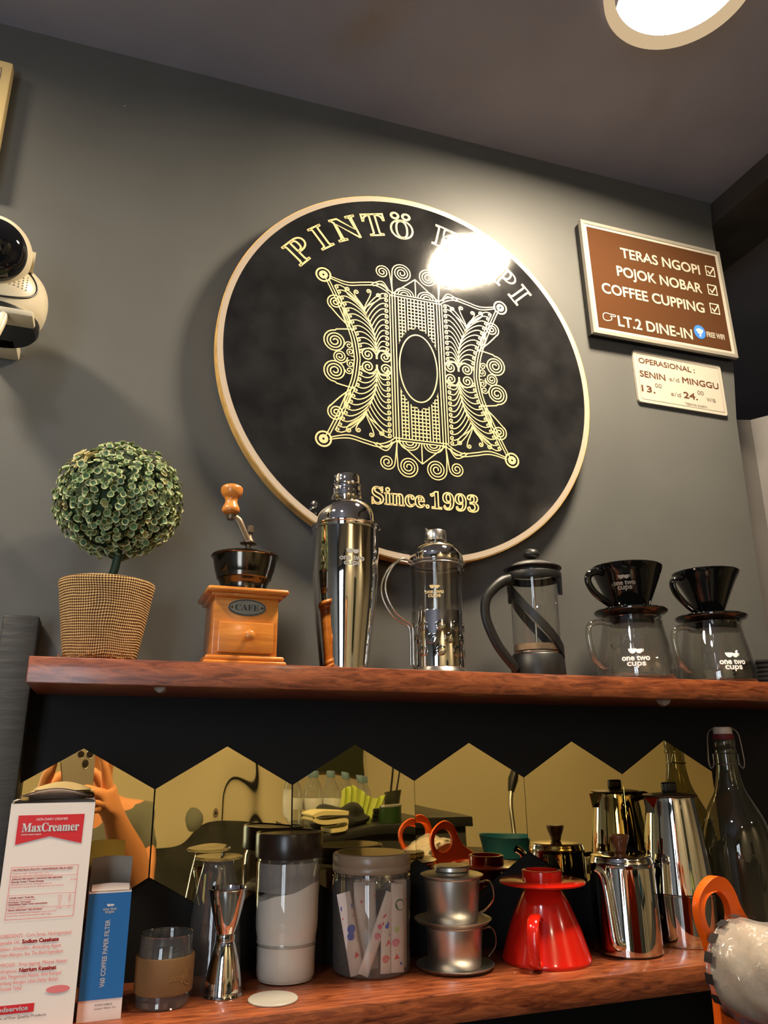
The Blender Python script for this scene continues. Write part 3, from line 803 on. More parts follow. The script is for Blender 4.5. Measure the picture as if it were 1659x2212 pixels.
# framed picture cut by the left edge of the photo
fr = thing('framed_notice', 'cream framed notice on the wall above the security camera', 'picture', (-.3505, -.004, .80))
obj('frame', box(nb(), (-.15, -.018, -.10), (.163, 0, .100), .003), M['cream'], fr)
bm = nb(); ribbon(bm, [(-.135, -.085), (.150, -.085), (.150, .086), (-.135, .086)], .0012, lambda u, v: (u, -.0184, v), True); obj('inner_line', bm, M['grey_print'], fr, False)

# ------------------------------------------------------------------ security camera at the left edge
sc = thing('security_camera', 'white security camera with black lens face, mounted high on the wall at the left edge', 'camera', (-.146, -.075, .466))
obj('base_plate', lathe(nb(), [(0, -.004), (.043, -.004), (.046, 0), (.046, .010), (0, .010)], 48), M['blackplastic'], sc)
obj('wall_bracket', box(nb(), (-.02, .02, -.004), (.02, .0745, .012), .003), M['whiteplastic'], sc)
prof = smoothprof([(.046, .009), (.0500, .018), (.0520, .034), (.0500, .050), (.0440, .062), (.034, .070), (.022, .074), (.0, .076)], 5)
obj('body', lathe(nb(), [(0, .008), (.046, .009)] + prof, 64), M['whiteplastic'], sc)
bm = nb(); box(bm, (-.030, -.050, -.007), (.044, -.02, .001), .0030); obj('foot_lip', bm, M['whiteplastic'], sc)
bm = nb()   # black seam round the front panel
P = []
for i in range(49):
    a = 2 * pi * i / 48
    th = -pi / 2 + .92 * sin(a); z = .0385 + .0255 * cos(a)
    rr = lerp_r(prof)(z) + .0004
    P.append((rr * cos(th), rr * sin(th), z))
tube(bm, P[:-1], .0012, 8, closed=True); obj('panel_seam', bm, M['blackplastic'], sc)
bm = nb(); rf = lerp_r(prof)
for j in range(6):
    for i in range(14):
        fn = cylmap(rf, -pi / 2 + .08, .030 + .0034 * j, .0004); u = (i - 6.5) * .0046
        if abs(u) < .004: continue
        fillpoly(bm, [(u + .0009 * cos(a), .0009 * sin(a)) for a in [2 * pi * q / 6 for q in range(6)]], fn)
obj('speaker_grille', bm, M['greydots'], sc, False)
bm = nb(); tube(bm, curve3([(.014, -.044, -.006), (.012, -.047, -.022), (.009, -.049, -.036)], 4), [.0052] * 9, 12); obj('cable_plug', bm, M['whiteplastic'], sc)
bm = nb(); tube(bm, curve3([(.009, -.049, -.034), (.004, -.05, -.055), (-.004, -.035, -.085), (-.03, -.006, -.13), (-.05, .0715, -.17), (-.07, .0725, -.4)], 6), .0022, 10); obj('cable', bm, M['whiteplastic'], sc)
hd = Vector((-.006, -.050, .066)); dirv = Vector((.14, -.88, -.42)).normalized()
q = dirv.to_track_quat('Z', 'Y').to_matrix()
def oriented(bm):
    for v in bm.verts: v.co = q @ v.co + hd
    return bm
R_ = .0405
bm = lathe(nb(), [(R_ * sin(a), R_ * cos(a)) for a in [pi - (pi - .62) * i / 20 for i in range(21)]] + [(R_ * .56, R_ * .78)], 56); hp = obj('head', oriented(bm), M['whiteplastic'], sc)
bm = lathe(nb(), [(R_ * .86, R_ * .50), (R_ * .80, R_ * .66), (R_ * .62, R_ * .86), (R_ * .34, R_ * .985), (0, R_ * 1.02)], 56); fa = obj('lens_face', oriented(bm), M['lensblack'], hp)
bm = lathe(nb(), [(.0062, R_ * 1.005), (.0072, R_ * 1.03), (.0052, R_ * 1.035), (.0046, R_ * 1.005)], 32); obj('lens_ring', oriented(bm), M['lensring'], fa)
bm = nb(); tube(bm, [(R_ * .86 + .001, 0.0, -.006), (R_ * .98 + .003, 0.0, -.006)], .013, 20); obj('pivot_cap', oriented(bm), M['whiteplastic'], sc)

# ------------------------------------------------------------------ upper shelf: topiary
tp = thing('potted_topiary', 'round green artificial topiary ball in a burlap covered pot on the upper shelf', 'plant', (.0065, -.085, ZU))
ph = .0885
def rip(a, z): return 1 + .008 * sin(3 * a + 1) + .006 * sin(7 * a)
obj('burlap_pot', lathe(nb(), [(.0, .001), (.0365, .0), (.0380, .010), (.0415, .030), (.0460, .060), (.0492, .080), (.0506, .0865), (.0500, .0895), (.0470, .0905), (.0445, .086), (.043, .07), (0, .068)], 96, rfun=rip), M['burlap'], tp, ang=180)
bm = nb()
for i in range(110):   # frayed threads along the foot
    a = random.uniform(0, 2 * pi); z = random.uniform(.001, .009); r = .0383 + z * .1
    p = Vector((r * cos(a), r * sin(a), z)); d = Vector((-sin(a) * random.uniform(-1, 1), cos(a) * random.uniform(-1, 1), random.uniform(-.15, .9))) * random.uniform(.003, .010) + Vector((cos(a), sin(a), 0)) * random.uniform(.0005, .003)
    e = p + d; e.z = max(e.z, .0006)
    tube(bm, [p, (p + e) / 2 + Vector((cos(a), sin(a), 0)) * .0015, e], [.0006, .0005, .0002], 4)
obj('frayed_hem', bm, M['jute'], tp)
bm = nb(); tube(bm, curve3([(.000, 0, .069), (.0018, 0, .092), (.006, .0, .108), (.0075, 0, .13), (.006, 0, .18)], 6), [.0062, .006, .0064, .0058, .0056, .005] + [.0046] * 19, 10)
obj('stem', bm, M['stem'], tp)
BC = Vector((.0035, 0, .186)); RX, RZ = .0675, .0630
bm = nb(); bmesh.ops.create_icosphere(bm, subdivisions=4, radius=1)
for v in bm.verts: v.co = Vector((v.co.x * RX * .88, v.co.y * RX * .88, v.co.z * RZ * .88)) + BC
obj('foliage_core', bm, M['moss'], tp)
bm = nb(); cl = bm.loops.layers.float_color.new('Col')
def bud(bm, p, n, s, kind):
    n = n.normalized(); t = n.orthogonal().normalized(); t.rotate(Matrix.Rotation(random.uniform(0, 6.28), 3, n)); b = n.cross(t)
    K = 10; ph_ = random.uniform(0, 6.28); lobes = random.choice((3, 4, 4))
    cA = random.choice([(.06, .13, .05), (.08, .17, .06), (.05, .11, .06), (.11, .19, .08)])
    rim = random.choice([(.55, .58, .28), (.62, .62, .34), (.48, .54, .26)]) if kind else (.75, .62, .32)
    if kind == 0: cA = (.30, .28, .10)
    r0_ = bm.verts.new(p)
    ra, rb = [], []
    for k in range(K):
        a = 2 * pi * k / K; m = 1 + .10 * cos(lobes * a + ph_)
        ra.append(bm.verts.new(p + (t * cos(a) + b * sin(a)) * s * .72 * m + n * s * .12))
        rb.append(bm.verts.new(p + (t * cos(a) + b * sin(a)) * s * 1.05 * m + n * s * .42))
    mid = tuple((x + y) / 2.6 for x, y in zip(cA, rim))
    for k in range(K):
        k2 = (k + 1) % K
        f = bm.faces.new([r0_, ra[k], ra[k2]])
        for lp, c in zip(f.loops, (cA, cA, cA)): lp[cl] = (*c, 1)
        f = bm.faces.new([ra[k], rb[k], rb[k2], ra[k2]])
        for lp, c in zip(f.loops, (mid, rim, rim, mid)): lp[cl] = (*c, 1)
N_ = 1450
for i in range(N_):
    zz = 1 - 2 * (i + .5) / N_; a = i * 2.399963 + random.uniform(-.12, .12); rr = sqrt(1 - zz * zz)
    d = Vector((rr * cos(a), rr * sin(a), zz)); k = random.uniform(.89, 1.05) + .025 * sin(5 * a) * cos(4 * zz)
    p = Vector((d.x * RX * k, d.y * RX * k, d.z * RZ * k)) + BC
    if hypot(p.x - .0065, p.y) < .008 and p.z < BC.z: continue
    n = d + Vector((random.uniform(-.6, .6), random.uniform(-.6, .6), random.uniform(-.3, .7)))
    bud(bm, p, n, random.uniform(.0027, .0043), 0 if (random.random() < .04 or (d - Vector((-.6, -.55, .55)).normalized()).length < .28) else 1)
obj('foliage', bm, M['leaf'], tp)

# ------------------------------------------------------------------ upper shelf: coffee grinder
gr = thing('coffee_grinder', 'wooden hand coffee grinder with black bowl, crank and small CAFE drawer', 'coffee grinder', (.1535, -.097, ZU))
yf = -.038; yb = .034
obj('base_board', box(box(nb(), (-.0455, yf - .0085, 0), (.0435, yb + .008, .0048), .0018, 3), (-.0435, yf - .0065, .0045), (.0415, yb + .006, .0105), .0025, 3), M['gwood'], gr)
obj('body', box(nb(), (-.0362, yf, .0100), (.0340, yb, .0765), .001, 2), M['gwood'], gr)
obj('top_board', box(box(nb(), (-.0405, yf - .005, .0735), (.0385, yb + .005, .0782), .0015, 3), (-.0455, yf - .0095, .0775), (.0440, yb + .009, .0840), .0029, 3), M['gwood'], gr)
dr = obj('drawer', box(nb(), (-.0310, yf - .0055, .0128), (.0290, yf + .02, .0462), .0014, 2), M['gwood'], gr)
def turn_y(bm, c):
    for v in bm.verts: v.co = Vector((v.co.x + c[0], -v.co.z + c[1], v.co.y + c[2]))
    return bm
obj('knob', turn_y(lathe(nb(), smoothprof([(.0028, 0), (.0030, .004), (.0042, .0068), (.0056, .0100), (.0056, .0125), (.0040, .0152), (0, .0162)], 4), 32), (.0005, yf - .0055, .0306)), M['gwood2'], dr)
cp = obj('name_plate', prism(nb(), [(.0209 * cos(2 * pi * i / 48) - .0008, .0093 * sin(2 * pi * i / 48) + .0628) for i in range(48)], lambda x, z: (x, yf - .0012, z), lambda x, z: (x, yf + .0002, z)), M['pewter'], gr, label='oval pewter plate reading CAFE')
bm = nb(); ribbon(bm, [(.0196 * cos(2 * pi * i / 48) - .0008, .0082 * sin(2 * pi * i / 48) + .0628) for i in range(48)], .0011, lambda x, z: (x, yf - .0016, z), True)
put_text(bm, '𝐂𝐀𝐅𝐄', .0092, lambda u, v: (u, yf - .0016, v), -.0008, .0597, fit=.0262); obj('plate_lettering', bm, M['pewter_dark'], cp, False)
for x in (-.0172, .0156):
    bm = nb(); fillpoly(bm, [(x + .0013 * cos(2 * pi * i / 12), .0628 + .0013 * sin(2 * pi * i / 12)) for i in range(12)], lambda u, v: (u, yf - .0017, v)); obj('plate_nail', bm, M['lensblack'], cp, False)
bx, by = .0005, .0
bowl = smoothprof([(.0262, .0842), (.0262, .0930), (.0284, .0985), (.0312, .1045), (.0338, .1120), (.0356, .1205), (.0364, .1265)], 5)
obj('bowl', lathe(nb(), [(0, .0838), (.0262, .0842)] + bowl + [(.0385, .1278), (.0390, .1288), (.0384, .1297), (.0358, .1285), (.0350, .12), (.031, .102), (.02, .094), (0, .092)], 72, (bx, by)), M['dark_steel'], gr)
bm = nb(); box(bm, (bx - .036, by - .0055, .1265), (bx + .036, by + .0055, .1283), .0006); box(bm, (bx - .006, by - .008, .128), (bx + .0105, by + .008, .1300), .0008); obj('crossbar', bm, M['bronze'], gr)
CRX, CRY = bx + .0030, by
obj('spindle', lathe(nb(), [(0, .1285), (.0032, .1285), (.0032, .1440), (.0098, .1452), (.0100, .1462), (.0065, .1480), (.0048, .1515), (.0036, .1560), (.0036, .1580), (.0056, .1585), (.0056, .1655), (.0042, .1668), (0, .1670)], 32, (CRX, CRY)), M['bronze'], gr)
ar = curve3([(CRX, CRY - .004, .1475), (CRX - .004, CRY - .0045, .1530), (CRX - .009, CRY - .005, .163), (CRX - .014, CRY - .005, .1720), (CRX - .0225, CRY - .005, .1765)], 6)
bm = nb(); tube(bm, ar, .004, 12, flat=(.0042, .0016)); hn = obj('crank_arm', bm, M['bronze'], gr)
obj('crank_handle', lathe(nb(), smoothprof([(.0, .1768), (.0052, .1770), (.0094, .1800), (.0103, .1840), (.0088, .1880), (.0071, .1925), (.0076, .1965), (.0112, .2010), (.0129, .2060), (.0122, .2105), (.0080, .2132), (0, .2138)], 5), 40, (CRX - .0235, CRY - .005)), M['gwood2'], hn)
obj('pivot_nut', lathe(nb(), [(0, .1712), (.0040, .1712), (.0052, .1735), (.0052, .1772), (0, .1775)], 20, (CRX - .0230, CRY - .005)), M['bronze'], hn)

# ------------------------------------------------------------------ upper shelf: cocktail shaker
sx, sy = .2785, -.09
sh = thing('cocktail_shaker', 'tall polished steel cocktail shaker with a cup logo, in front of the round sign', 'cocktail shaker', (sx, sy, ZU))
bp_ = smoothprof([(.0287, .0006), (.0318, .030), (.0350, .058), (.0380, .085), (.0400, .112), (.0404, .130), (.0408, .160), (.0410, .172)], 5)
obj('tin', lathe(nb(), [(0, .0012), (.0265, 0), (.0287, .0006)] + bp_, 96), M['chrome'], sh)
cap1 = [(.0410, .1722), (.0412, .1640 + .0085), (.0414, .1765), (.0428, .1772), (.0430, .1786), (.0412, .1796), (.0385, .1812)]
dome = smoothprof([(.0365, .1815), (.0362, .1850), (.0350, .1930), (.0315, .2020), (.0255, .2085), (.0195, .2120), (.0172, .2140), (.0170, .2150)], 5)
obj('strainer_top', lathe(nb(), cap1 + dome + [(0, .215)], 96), M['chrome'], sh)
obj('cap', lathe(nb(), [(0, .2146), (.0184, .2146), (.0190, .2155), (.0186, .2200), (.0182, .2250), (.0183, .2256), (.0180, .2262), (.0176, .2340), (.0178, .2345), (.0174, .2352), (.0170, .2400), (.0168, .2430), (.0160, .2462), (.0135, .2480), (0, .2482)], 72), M['chrome'], sh)
bm = onetwocups(nb(), cylmap(lerp_r(bp_), face_cam(sx, sy) + .20, .1265, .0004), .0300); obj('logo', bm, M['etched'], sh, False)

# ------------------------------------------------------------------ french presses
fx, fy = .4000, -.09
fp = thing('french_press', 'glass french press with polished steel sleeve and steel lid, right of the cocktail shaker', 'french press', (fx, fy, ZU))
obj('base', lathe(nb(), [(0, .0), (.0365, .0), (.0370, .0018), (.0362, .0042), (.0335, .0078), (.0322, .0100), (0, .0105)], 80), M['steel'], fp)
obj('sleeve', lathe(nb(), [(.0312, .0096), (.0327, .0098), (.0327, .0776), (.0325, .0782), (.0316, .0782), (.0312, .0770)], 96, close=True), M['chrome'], fp)
gp = [(0, .0125), (.028, .0125), (.0310, .0150), (.0312, .020), (.0320, .1350), (.0324, .1420), (.0336, .1462), (.0318, .1440), (.0302, .1350), (.0296, .020), (0, .0160)]
obj('glass_beaker', lathe(nb(), gp, 80), M['glass'], fp)
bm = nb(); prism(bm, [(.0300, .0095), (.0300, -.0095), (.0410, -.0015), (.0410, .0015)], lambda x, y: (x, y, .1468), lambda x, y: (x * .93, y * .8, .1360)); obj('spout', bm, M['glass'], fp)
obj('lid', lathe(nb(), smoothprof([(.0300, .1420), (.0340, .1425), (.0346, .1445), (.0346, .1490), (.0338, .1530), (.0300, .1600), (.0225, .1655), (.0130, .1685), (.0070, .1692)], 4) + [(0, .1692)], 80), M['chrome'], fp)
obj('lid_underside', lathe(nb(), [(0, .1416), (.0305, .1416), (.0305, .1421), (0, .1421)], 64), M['alu'], fp)
obj('plunger_knob', lathe(nb(), [(0, .1690), (.0050, .1690), (.0050, .1712), (.0138, .1718), (.0145, .1726), (.0145, .1840), (.0136, .1852), (0, .1856)], 56), M['steel'], fp)
bm = nb(); tube(bm, [(-.0135, -.002, .1850), (-.0137, -.002, .1880)], [.0018, .0016], 8); obj('knob_pip', bm, M['steel'], fp)
obj('plunger_rod', lathe(nb(), [(.0016, .017), (.0016, .1420)], 16), M['steel'], fp)
obj('plunger_disc', lathe(nb(), [(0, .0170), (.0302, .0170), (.0302, .0200), (0, .0200)], 64), M['steel'], fp)
for dy in (-.0075, .0075):
    pth = curve3([(-.0325, dy * .5, .139), (-.0400, dy * .7, .1425), (-.0510, dy, .1425), (-.0625, dy, .1320), (-.0715, dy, .1130), (-.0705, dy, .0950), (-.0600, dy, .0760), (-.0470, dy * .9, .0660), (-.0375, dy * .7, .0610), (-.0352, dy * .6, .0500), (-.0352, dy * .6, .0130)], 6)
    obj('handle_wire', tube(nb(), pth, .0014, 10), M['steel'], fp)
bm = nb(); pth = [(.0333 * cos(a), .0333 * sin(a), .1385) for a in [2 * pi * i / 48 for i in range(48)]]; tube(bm, pth, .0013, 8, closed=True); obj('collar_wire', bm, M['steel'], fp)
fc = face_cam(fx, fy)
k = 0
for row, (z, off) in enumerate(((.0585, 0), (.0430, .5), (.0280, 0))):
    for i in range(5):
        th = fc + .10 + (i - 2 + off) * .68
        if abs(th - fc) > 1.5: continue
        bm = nb()
        for s in (-1, 1):
            b_ = nb(); bmesh.ops.create_uvsphere(b_, u_segments=20, v_segments=12, radius=1)
            for v in b_.verts:
                w_ = v.co.z * .0062; x = v.co.x * .0009
                w_ = max(w_, .0005) if s > 0 else min(w_, -.0005)
                v.co = Vector((x, v.co.y * .0066, w_ + s * .0003))
            q3 = Matrix.Rotation(.35, 3, 'X')
            for v in b_.verts: v.co = q3 @ v.co
            me_ = bpy.data.meshes.new('t'); b_.to_mesh(me_); b_.free(); bm.from_mesh(me_); bpy.data.meshes.remove(me_)
        rot = Matrix.Rotation(th, 3, 'Z')
        for v in bm.verts: v.co = rot @ (v.co + Vector((.0326, 0, z)))
        obj('embossed_bean', bm, M['grey_chrome'], fp)
bm = onetwocups(nb(), cylmap(lambda z: .0318, fc - .10, .0965, .0005), .0235); obj('logo', bm, M['cream'], fp, False)

gx, gy = .5410, -.09
fb = thing('french_press', 'black plastic french press with slanting strap and ball knob, third from right on upper shelf', 'french press', (gx, gy, ZU))
obj('base', lathe(nb(), [(0, 0), (.0345, 0), (.0352, .003), (.0340, .0300), (.0318, .0325), (.030, .0328), (0, .0328)], 72), M['blackplastic'], fb)
obj('glass_beaker', lathe(nb(), [(0, .0335), (.0288, .0335), (.0305, .0355), (.0312, .1330), (.0330, .1420)], 80), M['glass'], fb)
bm = nb(); tube(bm, [(.0309 * cos(a), .0309 * sin(a), .0335) for a in [2 * pi * i / 64 for i in range(64)]], .0009, 8, closed=True); obj('beaker_ring', bm, M['steel'], fb)
obj('coffee_residue', lathe(nb(), [(.0, .0362), (.0296, .0362), (.0300, .0400), (.0298, .0440), (.015, .0405), (0, .0400)], 48, rfun=lambda a, z: 1 if z < .039 else 1), mat('dry_coffee_dust', srgb(176, 156, 122), .95, var=.2, vscale=80), fb)
bm = nb(); prism(bm, [(.0300, .0080), (.0300, -.0080), (.0425, -.0012), (.0425, .0012)], lambda x, y: (x, y, .1425), lambda x, y: (x * .93, y * .8, .1310)); obj('spout', bm, M['glass'], fb)
obj('collar', lathe(nb(), [(.0335, .1290), (.0372, .1292), (.0376, .1300), (.0378, .1380), (.0374, .1388), (.0336, .1388)], 80, close=True), M['blackplastic'], fb)
obj('lid', lathe(nb(), [(0, .1400), (.0325, .1400), (.0335, .1425), (.0372, .1440), (.0385, .1452), (.0382, .1466), (.0345, .1472)], 72), M['blackplastic'], fb)
obj('lid_dome', lathe(nb(), smoothprof([(.0345, .1470), (.0290, .1505), (.0200, .1545), (.0090, .1565), (.0045, .1572)], 4) + [(0, .1572)], 72), M['greylid'], fb, label='grey domed top of the lid')
obj('knob', lathe(nb(), smoothprof([(.0040, .1565), (.0035, .1590), (.0060, .1606), (.0100, .1632), (.0110, .1668), (.0090, .1712), (.0050, .1734), (0, .1740)], 5), 40), M['blackplastic'], fb)
obj('plunger_rod', lathe(nb(), [(.0014, .0440), (.0014, .1400)], 12), M['steel'], fb)
pth = curve3([(-.0360, -.006, .1290), (-.0500, -.008, .1240), (-.0640, -.009, .1140), (-.0765, -.0095, .0980), (-.0775, -.0095, .0740), (-.0650, -.009, .0450), (-.0500, -.008, .0260), (-.0352, -.006, .0120)], 6)
bm = nb(); tube(bm, pth, .005, 14, flat=(.0068, .0042)); obj('handle', bm, M['blackplastic'], fb)
def strap(a0, a1, z0, z1, w, n=28):
    bm = nb(); V_ = []
    for i in range(n + 1):
        t = i / n; a = a0 + (a1 - a0) * t; e = t * t * (3 - 2 * t) * .25 + t * .75; z = z0 + (z1 - z0) * e
        V_.append([bm.verts.new((r * cos(a), r * sin(a), z + dz)) for r, dz in ((.0318, w / 2), (.0350, w / 2), (.0350, -w / 2), (.0318, -w / 2))])
    for A, B in zip(V_, V_[1:]):
        for k in range(4): bm.faces.new([A[k], A[(k + 1) % 4], B[(k + 1) % 4], B[k]])
    bm.faces.new(V_[0][::-1]); bm.faces.new(V_[-1]); return bm
ca_ = face_cam(gx, gy)
obj('strap', strap(ca_ - 1.45, ca_ + 1.35, .1260, .0330, .0150), M['blackplastic'], fb, ang=50)
obj('strap', strap(ca_ - 1.55, ca_ - 4.2, .1260, .0330, .0150), M['blackplastic'], fb, ang=50)
bm = nb(); prism(bm, [(-.014, .1295), (.014, .1295), (.010, .1100), (.004, .0985), (-.008, .1060)], lambda u, v: (.0350 * cos(ca_ - 1.42 + u / .035), .0350 * sin(ca_ - 1.42 + u / .035), v), lambda u, v: (.0318 * cos(ca_ - 1.42 + u / .035), .0318 * sin(ca_ - 1.42 + u / .035), v)); obj('collar_bracket', bm, M['blackplastic'], fb)
bm = nb(); prism(bm, [(-.006, .1295), (.006, .1295), (.004, .1080), (-.003, .1080)], lambda u, v: (.0378 * cos(ca_ + 1.25 + u / .035), .0378 * sin(ca_ + 1.25 + u / .035), v), lambda u, v: (.0335 * cos(ca_ + 1.25 + u / .035), .0335 * sin(ca_ + 1.25 + u / .035), v)); obj('collar_tab', bm, M['blackplastic'], fb)

# ------------------------------------------------------------------ glass servers with drippers
def server(x, y, label, ink, logo_dth, belly):
    t = thing('coffee_server', label, 'coffee server', (x, y, ZU), group='glass coffee servers on the upper shelf')
    pr = smoothprof([(.0465, .0006), (.0500, .0040), (belly, .0130), (belly - .001, .0260), (.0462, .0470), (.0418, .0680), (.0392, .0820), (.0386, .0860)], 5)
    obj('glass_body', lathe(nb(), [(0, .0022), (.030, .0026), (.0440, .0004), (.0465, .0006)] + pr + [(r_ - .0020, z_) for r_, z_ in reversed(pr[3:])] + [(.0, .0065)], 96), M['glass'], t)
    obj('thick_base', lathe(nb(), [(0, .0032), (.036, .0036), (.0460, .0060), (.0478, .0040), (.0440, .0012), (0, .0012)], 72), M['thickglass'], t)
    bm = nb(); tube(bm, [(.0390 * cos(a), .0390 * sin(a), .0862) for a in [2 * pi * i / 64 for i in range(64)]], .0011, 8, closed=True); obj('glass_rim', bm, M['thickglass'], t)
    bm = nb(); prism(bm, [(.0370, .0090), (.0370, -.0090), (.0520, -.0014), (.0520, .0014)], lambda x, y: (x, y, .0868), lambda x, y: (x * .90, y * .7, .0760)); obj('spout', bm, M['thickglass'], t)
    pth = curve3([(-.0400, -.004, .0770), (-.0560, -.006, .0780), (-.0720, -.007, .0740), (-.0765, -.007, .0620), (-.0745, -.007, .0430), (-.0690, -.006, .0280), (-.0570, -.005, .0190), (-.0490, -.004, .0170)], 6)
    obj('handle', tube(nb(), pth, .0040, 14), M['thickglass'], t)
    th = face_cam(x, y) + logo_dth
    obj('logo', onetwocups(nb(), cylmap(lerp_r(pr), th, .0225, .0006), .0350), M['whiteprint'], t, False)
    if ink:
        fn = cylmap(lerp_r(pr), th - .12, .052, .0006); bm = nb()
        for st in ([(-.020, .008), (-.009, .010)], [(-.013, .010), (-.0145, -.002), (-.019, -.010), (-.024, -.009), (-.026, -.004)], [(-.009, -.004), (-.003, .008), (.0005, -.004)], [(-.007, .001), (.000, .001)],
                   [(.004, .008), (.003, -.005)], [(.009, .009), (.008, -.004)], [(.003, .002), (.009, .003)], [(.019, .010), (.012, .009), (.012, -.005), (.019, -.004)], [(.012, .002), (.018, .003)]):
            ribbon(bm, cr2(st, 5) if len(st) > 2 else st, .0023, fn)
        obj('ink_writing', bm, M['blackprint'], t, False)
    return t
V1 = (.6895, -.095); V2_ = (.8285, -.095)
server(*V1, 'glass coffee server with JAHE written in black ink, under the larger logo dripper', True, .02, .0516)
server(*V2_, 'glass coffee server without ink writing, at the right end of the upper shelf', False, .42, .0508)
def dripper(x, y, label, wedge):
    t = thing('coffee_dripper', label, 'coffee dripper', (x, y, ZU + .0868), group='black drippers on the glass servers')
    c = face_cam(x, y)
    obj('saucer', lathe(nb(), [(0, .0005), (.0330, .0), (.0335, .0015), (.0455, .0045), (.0488, .0075), (.0490, .0095), (.0478, .0108), (.0300, .0105), (0, .0105)], 80), M['blackceramic'], t)
    obj('collar', lathe(nb(), [(0, -.0115), (.0290 if wedge else .0325, -.0095), (.0300 if wedge else .0335, -.0080), (.0300 if wedge else .0335, .0), (0, .0)], 64), M['blackceramic'], t)
    if wedge:   # round top narrowing to an oval foot
        rf_ = lambda a, z: 1 - (.28 * abs(sin(a - c)) ** 2 * 0 + .34 * abs(cos(a - c)) ** 2 * max(0, min(1, (.062 - z) / .052)))
        pr = smoothprof([(.0262, .0100), (.0270, .0170), (.0345, .0350), (.0420, .0530), (.0470, .0655), (.0487, .0705)], 4)
    else:
        rf_ = None; pr = smoothprof([(.0182, .0100), (.0190, .0155), (.0285, .0370), (.0390, .0590), (.0450, .0695), (.0468, .0735)], 4)
    top = pr[-1]
    obj('cone', lathe(nb(), pr + [(top[0] - .0005, top[1] + .0012), (top[0] - .0034, top[1] + .0008), (top[0] - .012, top[1] - .018), (.020, .018), (0, .017)], 96, rfun=rf_), M['blackceramic'], t)
    if wedge:
        pth = curve3([(-.0440, -.004, .0600), (-.0560, -.006, .0610), (-.0680, -.007, .0545), (-.0695, -.007, .0440), (-.0600, -.006, .0310), (-.0450, -.004, .0225), (-.0300, -.002, .0155)], 6)
        obj('handle', tube(nb(), pth, .0045, 14, flat=(.0052, .0036)), M['blackceramic'], t)
        obj('logo', onetwocups(nb(), cylmap(lerp_r(pr), c - .12, .0390, .0006), .0290), M['alu'], t, False)
    else:
        hd_ = c - .85
        P_ = [(.044, .0640), (.0560, .0620), (.0600, .0540), (.0560, .0420), (.0450, .0300), (.0320, .0200), (.0210, .0140)]
        pth = curve3([(r * cos(hd_), r * sin(hd_), z) for r, z in P_], 6)
        obj('handle', tube(nb(), pth, .0045, 14, flat=(.0038, .0058)), M['blackceramic'], t)
    return t
dripper(*V1, 'black glazed dripper with cup logo, resting on the JAHE glass server', True)
dripper(*V2_, 'plain black glazed cone dripper without logo, rightmost on the upper shelf', False)
obj_ = lathe(nb(), sum([[(.056, .002 + i * .0062), (.058, .0035 + i * .0062), (.058, .0058 + i * .0062), (.056, .0068 + i * .0062)] for i in range(6)], [(0, 0), (.054, 0)]) + [(.050, .0395), (0, .0395)], 72)
o = obj('ribbed_tray', obj_, M['blackplastic']); o.location = (.955, -.075, ZU); tag(o, 'black ribbed round tray cut by the right edge, behind the rightmost glass server', 'tray')

# ------------------------------------------------------------------ lower shelf: cartons
def zz(v): return v - ZL
cb = thing('creamer_carton', 'tall red and white MaxCreamer carton with open flaps, left end of the lower shelf', 'carton', (0, 0, ZL))
bx0, bx1, by0, by1, bh = -.0562, .0168, -.1400, -.0880, .1888
bm = nb()   # five-sided open carton with thickness
def carton(bm, x0, x1, y0, y1, h, t=.0008):
    pts = [(x0, y0), (x1, y0), (x1, y1), (x0, y1)]; inn = [(x0 + t, y0 + t), (x1 - t, y0 + t), (x1 - t, y1 - t), (x0 + t, y1 - t)]
    prism(bm, pts, lambda x, y: (x, y, 0), lambda x, y: (x, y, h), inn)
    prism(bm, inn, lambda x, y: (x, y, .001), lambda x, y: (x, y, .002)); return bm
obj('box_body', carton(bm, bx0, bx1, by0, by1, bh), M['card'], cb, False)
bm = nb(); fillpoly(bm, [(by0, .0), (by1, .0), (by1, bh), (by0, bh)], lambda y, z: (bx1 + .0003, y, z)); obj('red_side_panel', bm, M['redprint'], cb, False)
def flap(x0, x1, y, z, ang, ln, bow, mat_, parent, name, n=12):
    bm = nb()
    A = []
    for i in range(n + 1):
        u = i / n; x = x0 + (x1 - x0) * u; row = []
        for j in range(5):
            w_ = j / 4 * ln; b_ = bow * sin(pi * u) * (j / 4)
            row.append((x, y + w_ * cos(ang), z + w_ * sin(ang) + b_))
        A.append(row)
    for off in (0, .0011):
        V_ = [[bm.verts.new((p[0], p[1], p[2] + off)) for p in row] for row in A]
        for i in range(n):
            for j in range(4):
                f = [V_[i][j], V_[i + 1][j], V_[i + 1][j + 1], V_[i][j + 1]]; bm.faces.new(f if off else f[::-1])
    return obj(name, bm, mat_, parent)
flap(bx0 + .0005, bx1 - .0005, by1, bh + .0004, pi - .012, .0525, .0045, M['card'], cb, 'lid_flap')
flap(bx0 + .004, bx1 - .004, by1 + .001, bh + .0030, pi - .03, .034, .0075, M['card'], cb, 'tuck_flap')
FY = by0 - .0004
fn = lambda u, v: (u, FY, zz(v))
fn2 = lambda u, v: (u, FY - .0003, zz(v))
bm = nb(); pts = [(-.0487, -.0628), (.0083, -.0628), (.0080, -.0884), (-.0200, -.0814), (-.0487, -.0878)]; fillpoly(bm, pts[::-1], fn); fl = obj('red_flag', bm, M['redprint'], cb, False)
